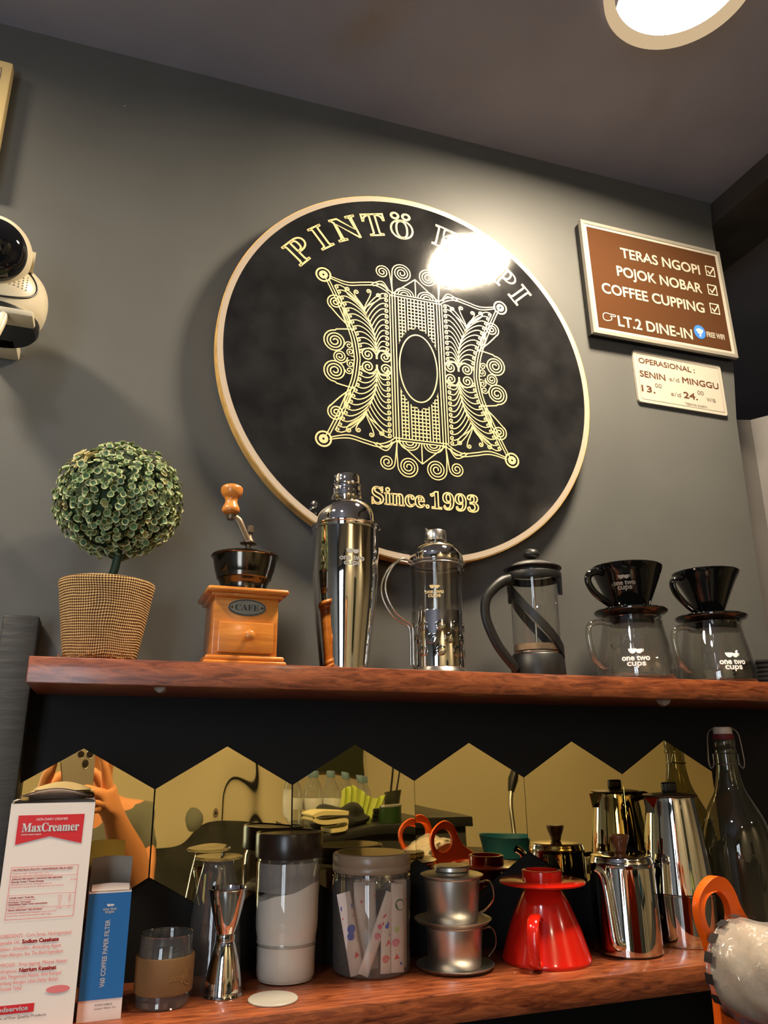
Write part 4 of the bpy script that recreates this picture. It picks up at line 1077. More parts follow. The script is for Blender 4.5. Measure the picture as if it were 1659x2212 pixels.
bm = nb(); put_text(bm, '𝐌𝐚𝐱𝐂𝐫𝐞𝐚𝐦𝐞𝐫', .0105, fn2, -.0200, -.0770, fit=.0490, stroke=.0003); put_text(bm, 'NON DAIRY CREAMER', .0030, fn2, -.0195, -.0676, fit=.0270); put_text(bm, 'KRIMER NABATI BUBUK', .0018, fn2, -.036, -.0800, fit=.0170)
obj('flag_lettering', bm, M['whiteprint'], fl, False)
bm = nb()
bt = lambda x0, z0, x1, z1, w_: ribbon(bm, [(x0, z0), (x1, z0), (x1, z1), (x0, z1)], w_, fn, True)
bt(-.0490, -.1495, .0075, -.1068, .00045)
for z in (-.1150, -.1300, -.1408): ribbon(bm, [(-.0490, z), (.0075, z)], .0003, fn)
rows = [('NUTRITION FACTS / INFORMASI NILAI GIZI', -.1100, .0500, .0026, 1), ('Takaran saji / Serving size : 5 g', -.1126, .030, .0018, 0), ('Sajian per kemasan / Servings per pack', -.1145, .034, .0018, 0),
        ('JUMLAH PER SAJIAN / AMOUNT PER SERVING', -.1173, .0420, .0019, 1), ('Energi Total / Total Energy', -.1196, .0270, .0019, 1), ('Energi dari Lemak / Energy from fat', -.1217, .0340, .0018, 0), ('Energi dari Lemak Jenuh / Energy from saturated fat', -.1238, .044, .0018, 0),
        ('Lemak total / Total fat', -.1325, .0200, .0019, 1), ('Lemak Jenuh / Saturated fat', -.1344, .022, .0018, 0), ('Protein / Protein', -.1362, .018, .0018, 1), ('Karbohidrat Total / Total carbohydrate', -.1380, .032, .0019, 1), ('Gula / Sugars', -.1398, .014, .0018, 0),
        ('Garam (Natrium) / Salt (Sodium)', -.1425, .028, .0018, 1), ('Persen AKG berdasarkan kebutuhan energi 2150 kkal', -.1450, .040, .0018, 0), ('Kebutuhan energi anda mungkin lebih tinggi', -.1470, .036, .0018, 0)]
for s, z, w_, sz, b_ in rows: put_text(bm, s, sz, fn, -.0475, z, align='LEFT', fit=w_, stroke=.0002 * b_, res=2)
for i, z in enumerate((-.1196, -.1325, -.1344, -.1362, -.1380, -.1398, -.1425)): put_text(bm, ('25 kkal', '1,5 g', '1,5 g', '0 g', '3 g', '1 g', '10 mg')[i], .0019, fn, .0005 + (.004 if i == 0 else -.006), z, res=2); put_text(bm, ('', '2%', '8%', '0%', '1%', '', '1%')[i] or '-', .0019, fn, .0030, z, res=2)
obj('nutrition_table', bm, M['pinkprint'], cb, False)
bm, bm2 = nb(), nb()
para = [('INGREDIENTS : Corn Syrup, Hydrogenated', -.1640, .0610, 0), ('Vegetable Oil, ', -.1690, .019, 0), ('Stabilizer, Emulsifier, Anticaking Agent', -.1740, .0535, 0), ('Contain Allergen, See The Bold Ingredient', -.1788, .0560, 0),
        ('KOMPOSISI : Sirup Jagung, Minyak Nabati', -.1868, .0600, 0), ('Terhidrogenasi,', -.1915, .0200, 0), ('Penstabil, Pengemulsi Nabati, Anti Kempal', -.1960, .0560, 0), ('Mengandung Alergen, Lihat Daftar Bahan', -.2006, .0540, 0), ('yang Dicetak Tebal', -.2052, .0250, 0)]
for s, z, w_, b_ in para: put_text(bm, s, .0042, fn, -.0535, z, align='LEFT', fit=w_, res=2)
put_text(bm2, 'Sodium Caseinate', .0044, fn, -.0325, -.1690, align='LEFT', fit=.0300, stroke=.0004, res=3); put_text(bm2, 'Natrium Kaseinat', .0044, fn, -.0320, -.1915, align='LEFT', fit=.0300, stroke=.0004, res=3)
obj('ingredients_lettering', bm, M['pinkprint'], cb, False); obj('bold_lettering', bm2, M['redprint'], cb, False)
bm = nb(); fillpoly(bm, [(.0015 + .0098 * cos(2 * pi * i / 32), -.2075 + .0030 * sin(2 * pi * i / 32)) for i in range(32)], fn); obj('red_oval', bm, M['pinkprint'], cb, False)
bm = nb(); fillpoly(bm, [(-.0560, -.2232), (-.0165, -.2232), (-.0165, -.2165), (-.0560, -.2165)], fn); bb = obj('red_bar', bm, M['redprint'], cb, False)
bm = nb(); put_text(bm, 'foodservice', .0050, fn2, -.0360, -.2212, fit=.0290, stroke=.0003, res=3); obj('bar_lettering', bm, M['whiteprint'], bb, False)
bm = nb(); put_text(bm, 'Distributor of Fine Quality Products', .0030, fn, -.0560, -.2272, align='LEFT', fit=.0500, res=2); obj('small_lettering', bm, M['blackprint'], cb, False)

vb = thing('filter_carton', 'blue and white paper filter carton standing right of the red and white creamer carton', 'carton', (0, 0, ZL))
vx0, vx1, vy0, vy1, vh = .0198, .0582, -.1200, -.0640, .1072
obj('box_body', carton(nb(), vx0, vx1, vy0, vy1, vh), M['card'], vb, False)
flap(vx0, vx1, vy1 - .02, vh, pi / 2 + .2, .026, .0015, M['foil'], vb, 'lid_flap'); flap(vx0 + .002, vx1 - .002, vy0 + .001, vh - .0004, .35, .012, .001, M['card'], vb, 'front_lip')
FY2 = vy0 - .0004; fnb = lambda u, v: (u, FY2, v); fnb2 = lambda u, v: (u, FY2 - .0003, v)
bm = nb(); fillpoly(bm, [(vx0, .0172), (vx1, .0172), (vx1, vh - .0012), (vx0, vh - .0012)], fnb); lb = obj('blue_label', bm, M['blueprint'], vb, False)
bm = nb(); put_text(bm, 'V60 COFFEE PAPER FILTER', .0058, lambda u, v: (.0388 - v, FY2 - .0003, .0270 + u), 0, -.0022, align='LEFT', fit=.0560, stroke=.0003); obj('label_lettering', bm, M['whiteprint'], lb, False)
obj('logo', onetwocups(nb(), lambda u, v: (.0398 + u, FY2 - .0003, .0905 + v), .0120), M['whiteprint'], lb, False)
bm = nb(); put_text(bm, 'PORTABLE', .0022, fnb, .0345, .0120, align='LEFT', fit=.0150, res=2); put_text(bm, 'paper filter 01', .0018, fnb, .0345, .0092, align='LEFT', fit=.0180, res=2); obj('small_lettering', bm, M['blackprint'], vb, False)

# ------------------------------------------------------------------ lower shelf: glasses, jigger
cg = thing('sleeved_glass', 'small clear glass with a tan embossed sleeve, between the blue carton and the jigger', 'glass', (.0975, -.090, ZL))
obj('glass_body', lathe(nb(), [(0, .0035), (.022, .0035), (.0246, .0008), (.0255, .0030), (.0262, .0120), (.0262, .0435), (.0252, .0480), (.0250, .0615), (.0254, .0625)], 72), M['greyglass'], cg)
obj('thick_base', lathe(nb(), [(0, .0040), (.0215, .0050), (.0245, .0065), (.0250, .0025), (.022, .0008), (0, .0008)], 48), M['thickglass'], cg)
bm = nb(); tube(bm, [(.0251 * cos(a), .0251 * sin(a), .0622) for a in [2 * pi * i / 56 for i in range(56)]], .0008, 8, closed=True); obj('glass_rim', bm, M['thickglass'], cg)
slv = obj('sleeve', lathe(nb(), [(.0262, .0125), (.0274, .0125), (.0278, .0140), (.0284, .0430), (.0280, .0442), (.0264, .0442)], 80, close=True), M['leather'], cg)
bm = nb(); fnc = cylmap(lambda z: .0281, face_cam(.0975, -.09) + .62, .0262, .0003); put_text(bm, 'mongs', .0085, fnc, -.004, -.0010, stroke=.0004, shear=.3, fit=.0175)
ribbon(bm, [(.0085 + .0062 * cos(a), .0010 + .0070 * sin(a)) for a in [2 * pi * i / 28 for i in range(28)]], .0009, fnc, True); ribbon(bm, [(.0085 + .0035 * cos(a), .0010 + .0040 * sin(a)) for a in [2 * pi * i / 20 for i in range(20)]], .0008, fnc, True); obj('embossed_mark', bm, M['leather2'], slv, False)
obj('inner_liquid_disc', lathe(nb(), [(0, .0446), (.0255, .0446), (.0258, .0436), (0, .0430)], 48), M['thickglass'], cg, label='thick inner glass step')

tf = thing('footed_glass', 'tall clear footed glass standing upside down behind the jigger', 'glass', (.1520, -.0420, ZL))
obj('glass_body', lathe(nb(), smoothprof([(.0290, .0006), (.0288, .020), (.0262, .060), (.0215, .095), (.0178, .112), (.0168, .1180), (.0185, .1210)], 5), 72), M['greyglass'], tf)
obj('glass_foot', lathe(nb(), [(0, .1205), (.0185, .1208), (.0255, .1225), (.0262, .1240), (.0250, .1254), (.012, .1246), (0, .1244)], 64), M['thickglass'], tf)

jg = thing('jigger', 'polished steel hourglass jigger in front of the upturned glass', 'jigger', (.1575, -.0800, ZL))
obj('lower_cup', lathe(nb(), [(.0188, .0006), (.0196, .0), (.0200, .0006), (.0196, .0016)] + smoothprof([(.0190, .003), (.0172, .018), (.0142, .033), (.0108, .045), (.0092, .0490)], 5), 80), M['chrome'], jg)
obj('waist_band', lathe(nb(), [(.0086, .0486), (.0098, .0492), (.0100, .0500), (.0098, .0550), (.0086, .0558)], 64, close=True), M['chrome'], jg)
obj('upper_cup', lathe(nb(), [(0, .0540), (.0084, .0552), (.0094, .0562)] + smoothprof([(.0094, .0562), (.0126, .0660), (.0156, .0780), (.0182, .0900), (.0192, .0970)], 5) + [(.0201, .0976), (.0203, .0984), (.0198, .0990), (.0188, .0980), (.0150, .0790), (.0080, .0590), (0, .0575)], 80), M['chrome'], jg)

co = obj('coaster', lathe(nb(), [(0, 0), (.0238, 0), (.0246, .0006), (.0246, .0016), (.0238, .0022), (.0226, .0020), (0, .0020)], 64), M['white']); co.location = (.2015, -.1150, ZL); tag(co, 'round white coaster lying on the shelf edge in front of the powder jar', 'coaster')

pj = thing('powder_jar', 'tall clear jar half filled with white powder under a dark brown screw lid', 'jar', (.2300, -.0440, ZL))
jp = [(0, .0008), (.0270, .0), (.0305, .0022), (.0322, .0060), (.0326, .0330), (.0334, .0350), (.0334, .0375), (.0328, .0400), (.0342, .0430), (.0350, .0600), (.0354, .1050), (.0352, .1160), (.0340, .1200), (.0330, .1230)]
obj('glass_body', lathe(nb(), jp, 80), M['glass'], pj)
rf = lerp_r(jp[2:])
def powder_mesh(top, dr):
    bm = nb(); seg = 64; Z = [.0012, .006, .02, .032, .036, .04, .05, .06, .07, .08]
    rings = []
    for k, z in enumerate(Z):
        rings.append([bm.verts.new(((rf(max(z, .003)) - dr) * cos(2 * pi * i / seg), (rf(max(z, .003)) - dr) * sin(2 * pi * i / seg), z if k < len(Z) - 1 else top(2 * pi * i / seg))) for i in range(seg)])
    for A, B in zip(rings, rings[1:]):
        for i in range(seg): bm.faces.new([A[i], A[(i + 1) % seg], B[(i + 1) % seg], B[i]])
    bm.faces.new(rings[0][::-1]); c_ = bm.verts.new((0, 0, .093))
    for i in range(seg): bm.faces.new([rings[-1][i], rings[-1][(i + 1) % seg], c_])
    return bm
obj('powder', powder_mesh(lambda a: .0880 + .0095 * cos(a + .2) + .001 * sin(5 * a), .0009), M['powder'], pj)
bm = nb(); lathe(bm, [(.0340, .088), (.0342, .1000), (.0344, .1090), (.0340, .1170)], 64); obj('powder_film', bm, M['powdersmear'], pj)
obj('lid', lathe(nb(), [(0, .1210), (.0345, .1210), (.0372, .1216), (.0378, .1230), (.0380, .1455), (.0372, .1475), (.0350, .1478), (.0340, .1462), (0, .1460)], 80), M['browncap'], pj)
for z in (.0362,): 
    bm = nb(); tube(bm, [(.0336 * cos(a), .0336 * sin(a), z) for a in [2 * pi * i / 64 for i in range(64)]], .0014, 8, closed=True); obj('glass_bead', bm, M['thickglass'], pj)

# ------------------------------------------------------------------ jar of sugar sticks
JX, JY = .3275, -.0480
sj = thing('sachet_jar', 'wide clear jar with taupe lid holding printed sugar sticks, middle of the lower shelf', 'jar', (JX, JY, ZL))
jp = [(0, .0012), (.0380, .0), (.0425, .0030), (.0436, .0080), (.0440, .0500), (.0452, .0880), (.0450, .0930), (.0438, .0965), (.0430, .0985), (.0430, .1040)]
obj('glass_body', lathe(nb(), jp, 96), M['jarglass'], sj)
bm = nb(); tube(bm, [(.0436 * cos(a), .0436 * sin(a), .0985) for a in [2 * pi * i / 72 for i in range(72)]], .0016, 8, closed=True); obj('glass_bead', bm, M['thickglass'], sj)
obj('lid', lathe(nb(), [(.040, .1030), (.0444, .1032), (.0450, .1042), (.0450, .1100), (.0446, .1105), (.0450, .1112), (.0450, .1200), (.0440, .1222), (.0410, .1230), (.0395, .1222), (0, .1222), (0, .1030)], 96), M['taupelid'], sj)
obj('lid_inset', lathe(nb(), [(0, .1223), (.0390, .1223), (.0392, .1228), (.034, .1229), (0, .1229)], 72), M['lidtop'], sj)
PR = {k: mat('sachet_' + k, srgb(*c), .5) for k, c in dict(blue=(60, 88, 190), red=(210, 62, 66), green=(70, 110, 84), pink=(220, 90, 130), lime=(180, 205, 90)).items()}
SK = mat('sachet_paper', srgb(222, 208, 200), .5)
def sachet(x, y, lean, tilt, ln, w_, prints, label, zoff=.0035, yaw=0.):
    t = thing('sugar_stick', label, 'sugar stick', (JX + x, JY + y, ZL + zoff), group='sugar sticks in the jar')
    t.rotation_euler = (tilt, lean, yaw)
    bm = nb(); n = 12; V_ = []
    for i in range(n + 1):
        z = ln * i / n; e = min(1, i / 1.5, (n - i) / 1.5); d = .0010 + .0018 * e
        V_.append([bm.verts.new((w_ / 2 * cos(a), -d * sin(a) , z)) for a in [2 * pi * k / 12 for k in range(12)]])
    for A, B in zip(V_, V_[1:]):
        for k in range(12): bm.faces.new([A[k], B[k], B[(k + 1) % 12], A[(k + 1) % 12]])
    bm.faces.new(V_[0]); bm.faces.new(V_[-1][::-1])
    obj('packet', bm, SK, t)
    for kind, col, u, v, s in prints:
        bm = nb(); fn = lambda a, b: (a, -(.0010 + .0018) * sqrt(max(0, 1 - (a / (w_ / 2)) ** 2)) - .0004, b)
        if kind == 'dot': fillpoly(bm, [(u + s * cos(2 * pi * i / 16), v + s * sin(2 * pi * i / 16)) for i in range(16)], fn)
        elif kind == 'bar': fillpoly(bm, [(u - w_ * .42, v - s), (u + w_ * .42 - u, v - s), (w_ * .42, v + s), (-w_ * .42, v + s)], fn)
        elif kind == 'swirl': ribbon(bm, spiral(u, v, s, 1.8, 0, 1, 12), s * .32, fn)
        elif kind == 'tri': fillpoly(bm, [(u - s, v - s), (u + s, v - s * .6), (u, v + s)], fn)
        obj('print', bm, PR[col], t, False)
sachet(-.0240, -.0235, -.20, -.02, .083, .0160, [('bar', 'blue', 0, .068, .0022), ('bar', 'red', 0, .058, .0007), ('dot', 'blue', .001, .046, .0046), ('dot', 'blue', -.001, .039, .004), ('tri', 'red', .002, .020, .003)], 'sugar stick with blue bands and blue blot, leftmost in the sachet jar')
sachet(-.0195, -.0285, .40, -.01, .086, .0125, [('tri', 'red', .001, .062, .0026), ('dot', 'pink', -.001, .050, .0026), ('dot', 'red', .002, .054, .0015), ('swirl', 'pink', 0, .040, .0036)], 'sugar stick with red confetti print, leaning right across the sachet jar')
sachet(.0060, -.0300, .03, -.03, .066, .0120, [('dot', 'blue', 0, .046, .0022), ('tri', 'blue', .001, .049, .0022), ('tri', 'red', .002, .030, .0034), ('swirl', 'red', -.001, .014, .0040), ('dot', 'blue', .003, .038, .0008)], 'short sugar stick with blue and red print, standing left of the green badge stick')
sachet(.0140, -.0265, .035, .0, .089, .0060, [('dot', 'pink', 0, .020, .0014)], 'narrow plain sugar stick edge between the two upright printed ones')
sachet(.0200, -.0300, .015, -.02, .088, .0150, [('dot', 'green', .0020, .067, .0060), ('swirl', 'lime', -.002, .042, .0030), ('swirl', 'pink', -.003, .029, .0042), ('tri', 'red', -.002, .016, .0030), ('dot', 'blue', .003, .009, .0014)], 'upright sugar stick with round dark green badge, right side of the sachet jar')
sachet(.0300, -.0130, .0, .02, .090, .0150, [('bar', 'red', 0, .070, .0008), ('tri', 'blue', 0, .02, .002)], 'sugar stick with thin red band, rearmost at the right of the sachet jar')
sachet(-.0020, -.0060, -.05, .02, .092, .0165, [('bar', 'red', 0, .074, .0010)], 'sugar stick with a red band near its top, rear middle of the sachet jar')
sachet(-.0150, -.0080, -.02, .03, .090, .0165, [('tri', 'pink', 0, .070, .002)], 'sugar stick with small pink mark, rear left in the sachet jar')

# ------------------------------------------------------------------ drip filters
def drip_filter(z0, label, lid, loc, rc0, rc1, hc, rs):
    t = thing('drip_filter', label, 'coffee filter', (loc[0], loc[1], z0), group='stacked steel drip filters')
    obj('plate', lathe(nb(), [(0, .0), (rs - .008, .0), (rs - .003, .0012), (rs, .0042), (rs + .0006, .0050), (rs - .0006, .0054), (rs - .0040, .0030), (rs - .010, .0022), (0, .0022)], 80), M['dull_steel'], t)
    obj('cup', lathe(nb(), [(0, .0022), (rc0 - .001, .0022), (rc0, .0040), (rc1, hc - .002), (rc1 + .0016, hc - .0008), (rc1 + .0020, hc), (rc1 + .0010, hc + .0008), (rc1 - .0008, hc), (rc0 - .0012, .006), (0, .006)], 80), M['dull_steel'], t)
    a0 = -.55
    P_ = [(rc1 - .0005, hc - .006), (rc1 + .010, hc - .0045), (rc1 + .0150, hc - .012), (rc1 + .0145, hc - .024), (rc1 + .006, hc - .034), (rc1 - .0018, hc - .038)]
    if lid:
        pth = curve3([(r * cos(a0), r * sin(a0), z) for r, z in P_], 6); bm = nb(); tube(bm, pth, .002, 12, flat=(.0011, .0042)); obj('handle', bm, M['chrome'], t)
        ld = obj('lid', lathe(nb(), [(0, hc + .0002), (rc1 + .001, hc + .0004), (rc1 + .0040, hc + .0012), (rc1 + .0042, hc + .0022), (rc1 + .0010, hc + .0034), (.024, hc + .0052), (0, hc + .0056)], 80), M['dull_steel'], t)
        obj('lid_knob', lathe(nb(), [(0, hc + .005), (.0190, hc + .0052), (.0208, hc + .0066), (.0208, hc + .0104), (.0196, hc + .0118), (0, hc + .0120)], 56), M['dull_steel'], ld)
    else:
        pth = curve3([(r * cos(a0 + .3), r * sin(a0 + .3), z) for r, z in P_[:-1]], 6); bm = nb(); tube(bm, pth, .002, 12, flat=(.0010, .0038)); obj('handle', bm, M['steel'], t)
    return t
DX, DY = .4205, -.0700
drip_filter(ZL, 'lower steel drip filter cup on its plate, underneath the lidded one', False, (DX, DY), .0296, .0322, .0450, .0440)
drip_filter(ZL + .0462, 'upper steel drip filter with lid and curved handle, stacked on the lower cup', True, (DX - .0015, DY), .0288, .0326, .0490, .0440)

# ------------------------------------------------------------------ red dripper
RX_, RY_ = .5360, -.0760
rd = thing('coffee_dripper', 'red glossy dripper standing upside down with its strap handle towards the camera', 'coffee dripper', (RX_, RY_, ZL))
rp = smoothprof([(.0520, .0012), (.0522, .0040), (.0500, .0100), (.0410, .0370), (.0290, .0640), (.0195, .0790), (.0180, .0840)], 5)
obj('cone', lathe(nb(), [(.0490, .0), (.0515, .0002)] + rp + [(.0175, .0845), (.0470, .003)], 96, close=True), M['redplastic'], rd)
obj('flange', lathe(nb(), [(0, .0832), (.0185, .0832), (.0490, .0822), (.0512, .0830), (.0514, .0846), (.0500, .0856), (.0250, .0868), (0, .0868)], 96), M['redplastic'], rd)
obj('collar', lathe(nb(), [(.021, .0860), (.0238, .0864), (.0240, .0875), (.0240, .0965), (.0230, .0972), (.0195, .0972), (.0195, .0866)], 72, close=True), M['redplastic'], rd)
hc_ = face_cam(RX_, RY_) - .20
pth = curve3([(r * cos(hc_), r * sin(hc_), z) for r, z in ((.0350, .0480), (.0480, .0545), (.0620, .0520), (.0690, .0420), (.0700, .0230), (.0660, .0085), (.0560, .0048), (.0500, .0075))], 6)
obj('handle', tube(nb(), pth, .004, 16, flat=(.0026, .0068)), M['redplastic'], rd)

# ------------------------------------------------------------------ steel kettle and moka pot
KX, KY = .6510, -.0770
kt = thing('drip_kettle', 'short polished steel coffee kettle with slim spout and wooden lid knob', 'kettle', (KX, KY, ZL))
kp = smoothprof([(.0412, .0024), (.0410, .012), (.0404, .045), (.0397, .080), (.0392, .0985)], 5)
obj('foot', lathe(nb(), [(0, 0), (.0395, 0), (.0405, .0010), (.0405, .0022), (0, .0022)], 72), M['dark_steel'], kt)
obj('body', lathe(nb(), [(0, .0022), (.0405, .0020)] + kp + [(.0396, .0992), (.0398, .1004), (.0392, .1012)], 96), M['chrome'], kt)
lid = obj('lid', lathe(nb(), [(.0394, .1010)] + smoothprof([(.0388, .1016), (.0376, .1060), (.0350, .1092), (.0200, .1108), (.0085, .1114)], 4) + [(0, .1114)], 96), M['chrome'], kt)
obj('lid_knob', lathe(nb(), smoothprof([(.0060, .1112), (.0074, .1140), (.0082, .1180), (.0106, .1240), (.0122, .1290), (.0124, .1316), (.0100, .1328), (0, .1330)], 4), 40), M['knobwood'], lid)
sd = face_cam(KX, KY) - .62
P_ = [(.0396, .0140), (.0465, .0150), (.0490, .0210), (.0475, .0400), (.0460, .0600), (.0460, .0800), (.0505, .0935), (.0600, .1000)]
pth = curve3([(r * cos(sd + .42 - .055 * k), r * sin(sd + .42 - .055 * k), z) for k, (r, z) in enumerate(P_)], 6); n_ = len(pth)
obj('spout', tube(nb(), pth, [.0064 - .0012 * i / n_ for i in range(n_)], 18, cap=False), M['chrome'], kt)
pth = curve3([(r * cos(sd + pi), r * sin(sd + pi), z) for r, z in ((.0385, .092), (.0500, .0935), (.0600, .0820), (.0620, .0560), (.0520, .0330), (.0392, .0280))], 6)
bm = nb(); tube(bm, pth, .004, 14, flat=(.0032, .0055)); obj('handle', bm, M['blackplastic'], kt)

MX, MY = .7490, -.0620
mk_ = thing('moka_pot', 'tall polished steel moka pot with black knob, between the kettle and the dark bottle', 'moka pot', (MX, MY, ZL))
obj('boiler', lathe(nb(), [(0, 0), (.0395, 0), (.0402, .0010), (.0402, .0026)] + smoothprof([(.0410, .003), (.0420, .030), (.0432, .0555), (.0436, .0600)], 4), 96), M['chrome'], mk_)
obj('seam_ring', lathe(nb(), [(.040, .0594), (.0430, .0596), (.0428, .0604), (.0430, .0612), (.040, .0614)], 80, close=True), M['dark_steel'], mk_)
up = smoothprof([(.0437, .0612), (.0425, .075), (.0388, .115), (.0345, .150), (.0312, .1725), (.0318, .1750)], 5)
obj('upper_chamber', lathe(nb(), [(0, .0614)] + up + [(.0300, .1752), (.0296, .172), (0, .10)], 96), M['chrome'], mk_)
ml = obj('lid', lathe(nb(), [(0, .1762), (.0330, .1756), (.0352, .1768), (.0356, .1778), (.0340, .1784), (.0200, .1802), (0, .1808)], 80), M['bronze'], mk_)
obj('lid_knob', box(nb(), (-.0105, -.0045, .1802), (.0105, .0045, .1940), .0028, 3), M['blackplastic'], ml)
hd_ = radians(62)
bm = nb(); sp_ = radians(242 - 60)
prism(bm, [(.0300, .0100), (.0300, -.0100), (.0440, -.0012), (.0440, .0012)], lambda a, b: (a * cos(sp_) - b * sin(sp_), a * sin(sp_) + b * cos(sp_), .1752), lambda a, b: (a * .93 * cos(sp_) - b * .6 * sin(sp_), a * .93 * sin(sp_) + b * .6 * cos(sp_), .1560)); obj('spout', bm, M['chrome'], mk_)
pth = curve3([(r * cos(hd_), r * sin(hd_), z) for r, z in ((.0310, .1700), (.0440, .1730), (.0530, .1640), (.0540, .1450), (.0500, .1200), (.0480, .1000))], 6)
bm = nb(); tube(bm, pth, .006, 14, flat=(.0060, .0070)); obj('handle', bm, M['blackplastic'], mk_)

# ------------------------------------------------------------------ swing-top bottle
BX, BY = .8585, -.0560
sb = thing('swing_top_bottle', 'dark green swing top bottle with white stopper, right end of the lower shelf', 'bottle', (BX, BY, ZL))
bpv = smoothprof([(.0455, .0010), (.0480, .0060), (.0485, .020), (.0485, .085), (.0470, .1120), (.0400, .1420), (.0290, .1650), (.0200, .1830), (.0155, .2030), (.0142, .2140), (.0138, .2300)], 5)
obj('glass_body', lathe(nb(), [(0, .004), (.040, .0008), (.0455, .0010)] + bpv + [(.0150, .2310), (.0154, .2340), (.0148, .2370), (.0140, .2390), (.0148, .2410), (.0150, .2480), (.0142, .2500)], 80), M['bottleglass'], sb)
obj('rubber_gasket', lathe(nb(), [(0, .2496), (.0140, .2496), (.0150, .2510), (.0148, .2560), (.0130, .2572), (0, .2572)], 40), M['rubber'], sb)
obj('stopper', lathe(nb(), [(0, .2568), (.0125, .2568), (.0130, .2580), (.0128, .2650), (.0122, .2668), (0, .2672)], 40), M['bone'], sb)
wb = face_cam(BX, BY); rx = Vector((-sin(wb), cos(wb), 0)); fy_ = Vector((cos(wb), sin(wb), 0))
for s in (-1, 1):
    pth = curve3([rx * s * .0060 + Vector((0, 0, .2672)), rx * s * .0150 + Vector((0, 0, .2640)), rx * s * .0205 + Vector((0, 0, .2560)), rx * s * .0225 + fy_ * .003 + Vector((0, 0, .2350)), rx * s * .0230 + fy_ * .005 + Vector((0, 0, .2180)), rx * s * .0205 + fy_ * .006 + Vector((0, 0, .2110)), rx * s * .0165 + fy_ * .004 + Vector((0, 0, .2170)), rx * s * .0160 + Vector((0, 0, .2300))], 6)
    obj('wire_bail', tube(nb(), pth, .0009, 8), M['wire'], sb)
bm = nb(); tube(bm, [(.0152 * cos(a), .0152 * sin(a), .2165 + .0008 * sin(3 * a)) for a in [2 * pi * i / 40 for i in range(40)]], .0009, 8, closed=True); obj('neck_wire', bm, M['wire'], sb)

# ------------------------------------------------------------------ counter in front of the camera side, tape dispenser and film roll
CT = -.345
ct = thing('bar_counter', 'dark bar counter below the frame, carrying the orange tape dispenser', 'counter', (.62, -.42, ZF))
obj('counter_top', box(nb(), (-.9, -.20, CT - ZF - .03), (1.2, .20, CT - ZF), .002), M['counter'], ct); obj('counter_base', box(nb(), (-.86, -.17, 0), (1.16, .17, CT - ZF - .03)), M['counter'], ct)
TX_, TY_ = .6100, -.3180
td = thing('tape_dispenser', 'orange plastic dispenser with a round finger hole, leaning at the lower right', 'tape dispenser', (TX_, TY_, CT))
# outline of one cheek in its own plane: u towards the right, v up (metres above the counter)
def cheek(off):
    ring_c = (-.0335, .1915); pts = []
    outer_ = [(-.0300, .2230), (-.0420, .2180), (-.0520, .2080), (-.0560, .1960), (-.0548, .1830), (-.0500, .1690), (-.0462, .1530), (-.0446, .1300), (-.0448, .1050), (-.0470, .0700), (-.0500, .0300), (-.0480, .0080), (-.0200, .0), (.0500, .0), (.0620, .0150), (.0560, .0600), (.0500, .1000), (.0520, .1350), (.0420, .1600), (.0220, .1720), (.0040, .1830), (-.0050, .1960), (-.0110, .2110), (-.0190, .2200)]
    o3 = [tuple(p)[:2] for p in curve3([(a, b, 0) for a, b in outer_], 4, closed=True)]
    n = len(o3)
    # hole ring with matching angular order
    hole = []
    for (a, b) in o3:
        th = atan2(b - ring_c[1], a - ring_c[0]); hole.append(th)
    return o3, ring_c
def cheek_mesh(d0, d1):
    o3, rc = cheek(0)
    bm = nb()
    hole = [(rc[0] + .0162 * cos(2 * pi * i / 40) , rc[1] + .0185 * sin(2 * pi * i / 40)) for i in range(40)]
    import mathutils
    from mathutils.geometry import tessellate_polygon
    tris = tessellate_polygon([[Vector((a, b, 0)) for a, b in o3], [Vector((a, b, 0)) for a, b in hole]])
    allp = o3 + hole
    va = [bm.verts.new((d0, *p)) for p in allp]; vb_ = [bm.verts.new((d1, *p)) for p in allp]
    for t in tris:
        for V_, rev in ((va, 0), (vb_, 1)):
            try: bm.faces.new([V_[i] for i in (t[::-1] if rev else t)])
            except ValueError: pass
    for base, n in ((0, len(o3)), (len(o3), len(hole))):
        for i in range(n):
            j = (i + 1) % n; bm.faces.new([va[base + i], va[base + j], vb_[base + j], vb_[base + i]])
    bmesh.ops.recalc_face_normals(bm, faces=bm.faces)
    cv, sv = cos(CHA), sin(CHA)
    for v in bm.verts:   # local (depth, u, v) -> world-aligned
        d, u, w_ = v.co; v.co = Vector((u * cv - d * sv, u * sv + d * cv, w_))
    es = [e for e in bm.edges if len(e.link_faces) == 2 and e.calc_face_angle(0) > 1.2]
    bmesh.ops.bevel(bm, geom=es, offset=.0012, segments=2, affect='EDGES', profile=.5)
    return bm
CHA = radians(2)
obj('cheek', cheek_mesh(-.0035, .0035), M['orange'], td, ang=35)
obj('cheek', cheek_mesh(-.1300, -.1230), M['orange'], td, ang=35)
def chp(u, d, w_): return Vector((u * cos(CHA) - d * sin(CHA), u * sin(CHA) + d * cos(CHA), w_))
bm = nb(); tube(bm, [chp(-.016, -.1360, .1460), chp(-.016, .0090, .1460)], .0100, 24); obj('axle', bm, M['orange'], td)
bm = nb(); tube(bm, [chp(-.020, -.0095, .0860), chp(-.020, -.0030, .0860)], .0120, 28); obj('blue_button', bm, mat('blue_knob_plastic', srgb(24, 70, 150), .35), td, label='blue round knob on the cheek')
bm = nb(); tube(bm, [chp(-.0300, .001, .0100), chp(-.0300, -.128, .0100)], .006, 12); obj('cross_bar', bm, M['orange'], td)
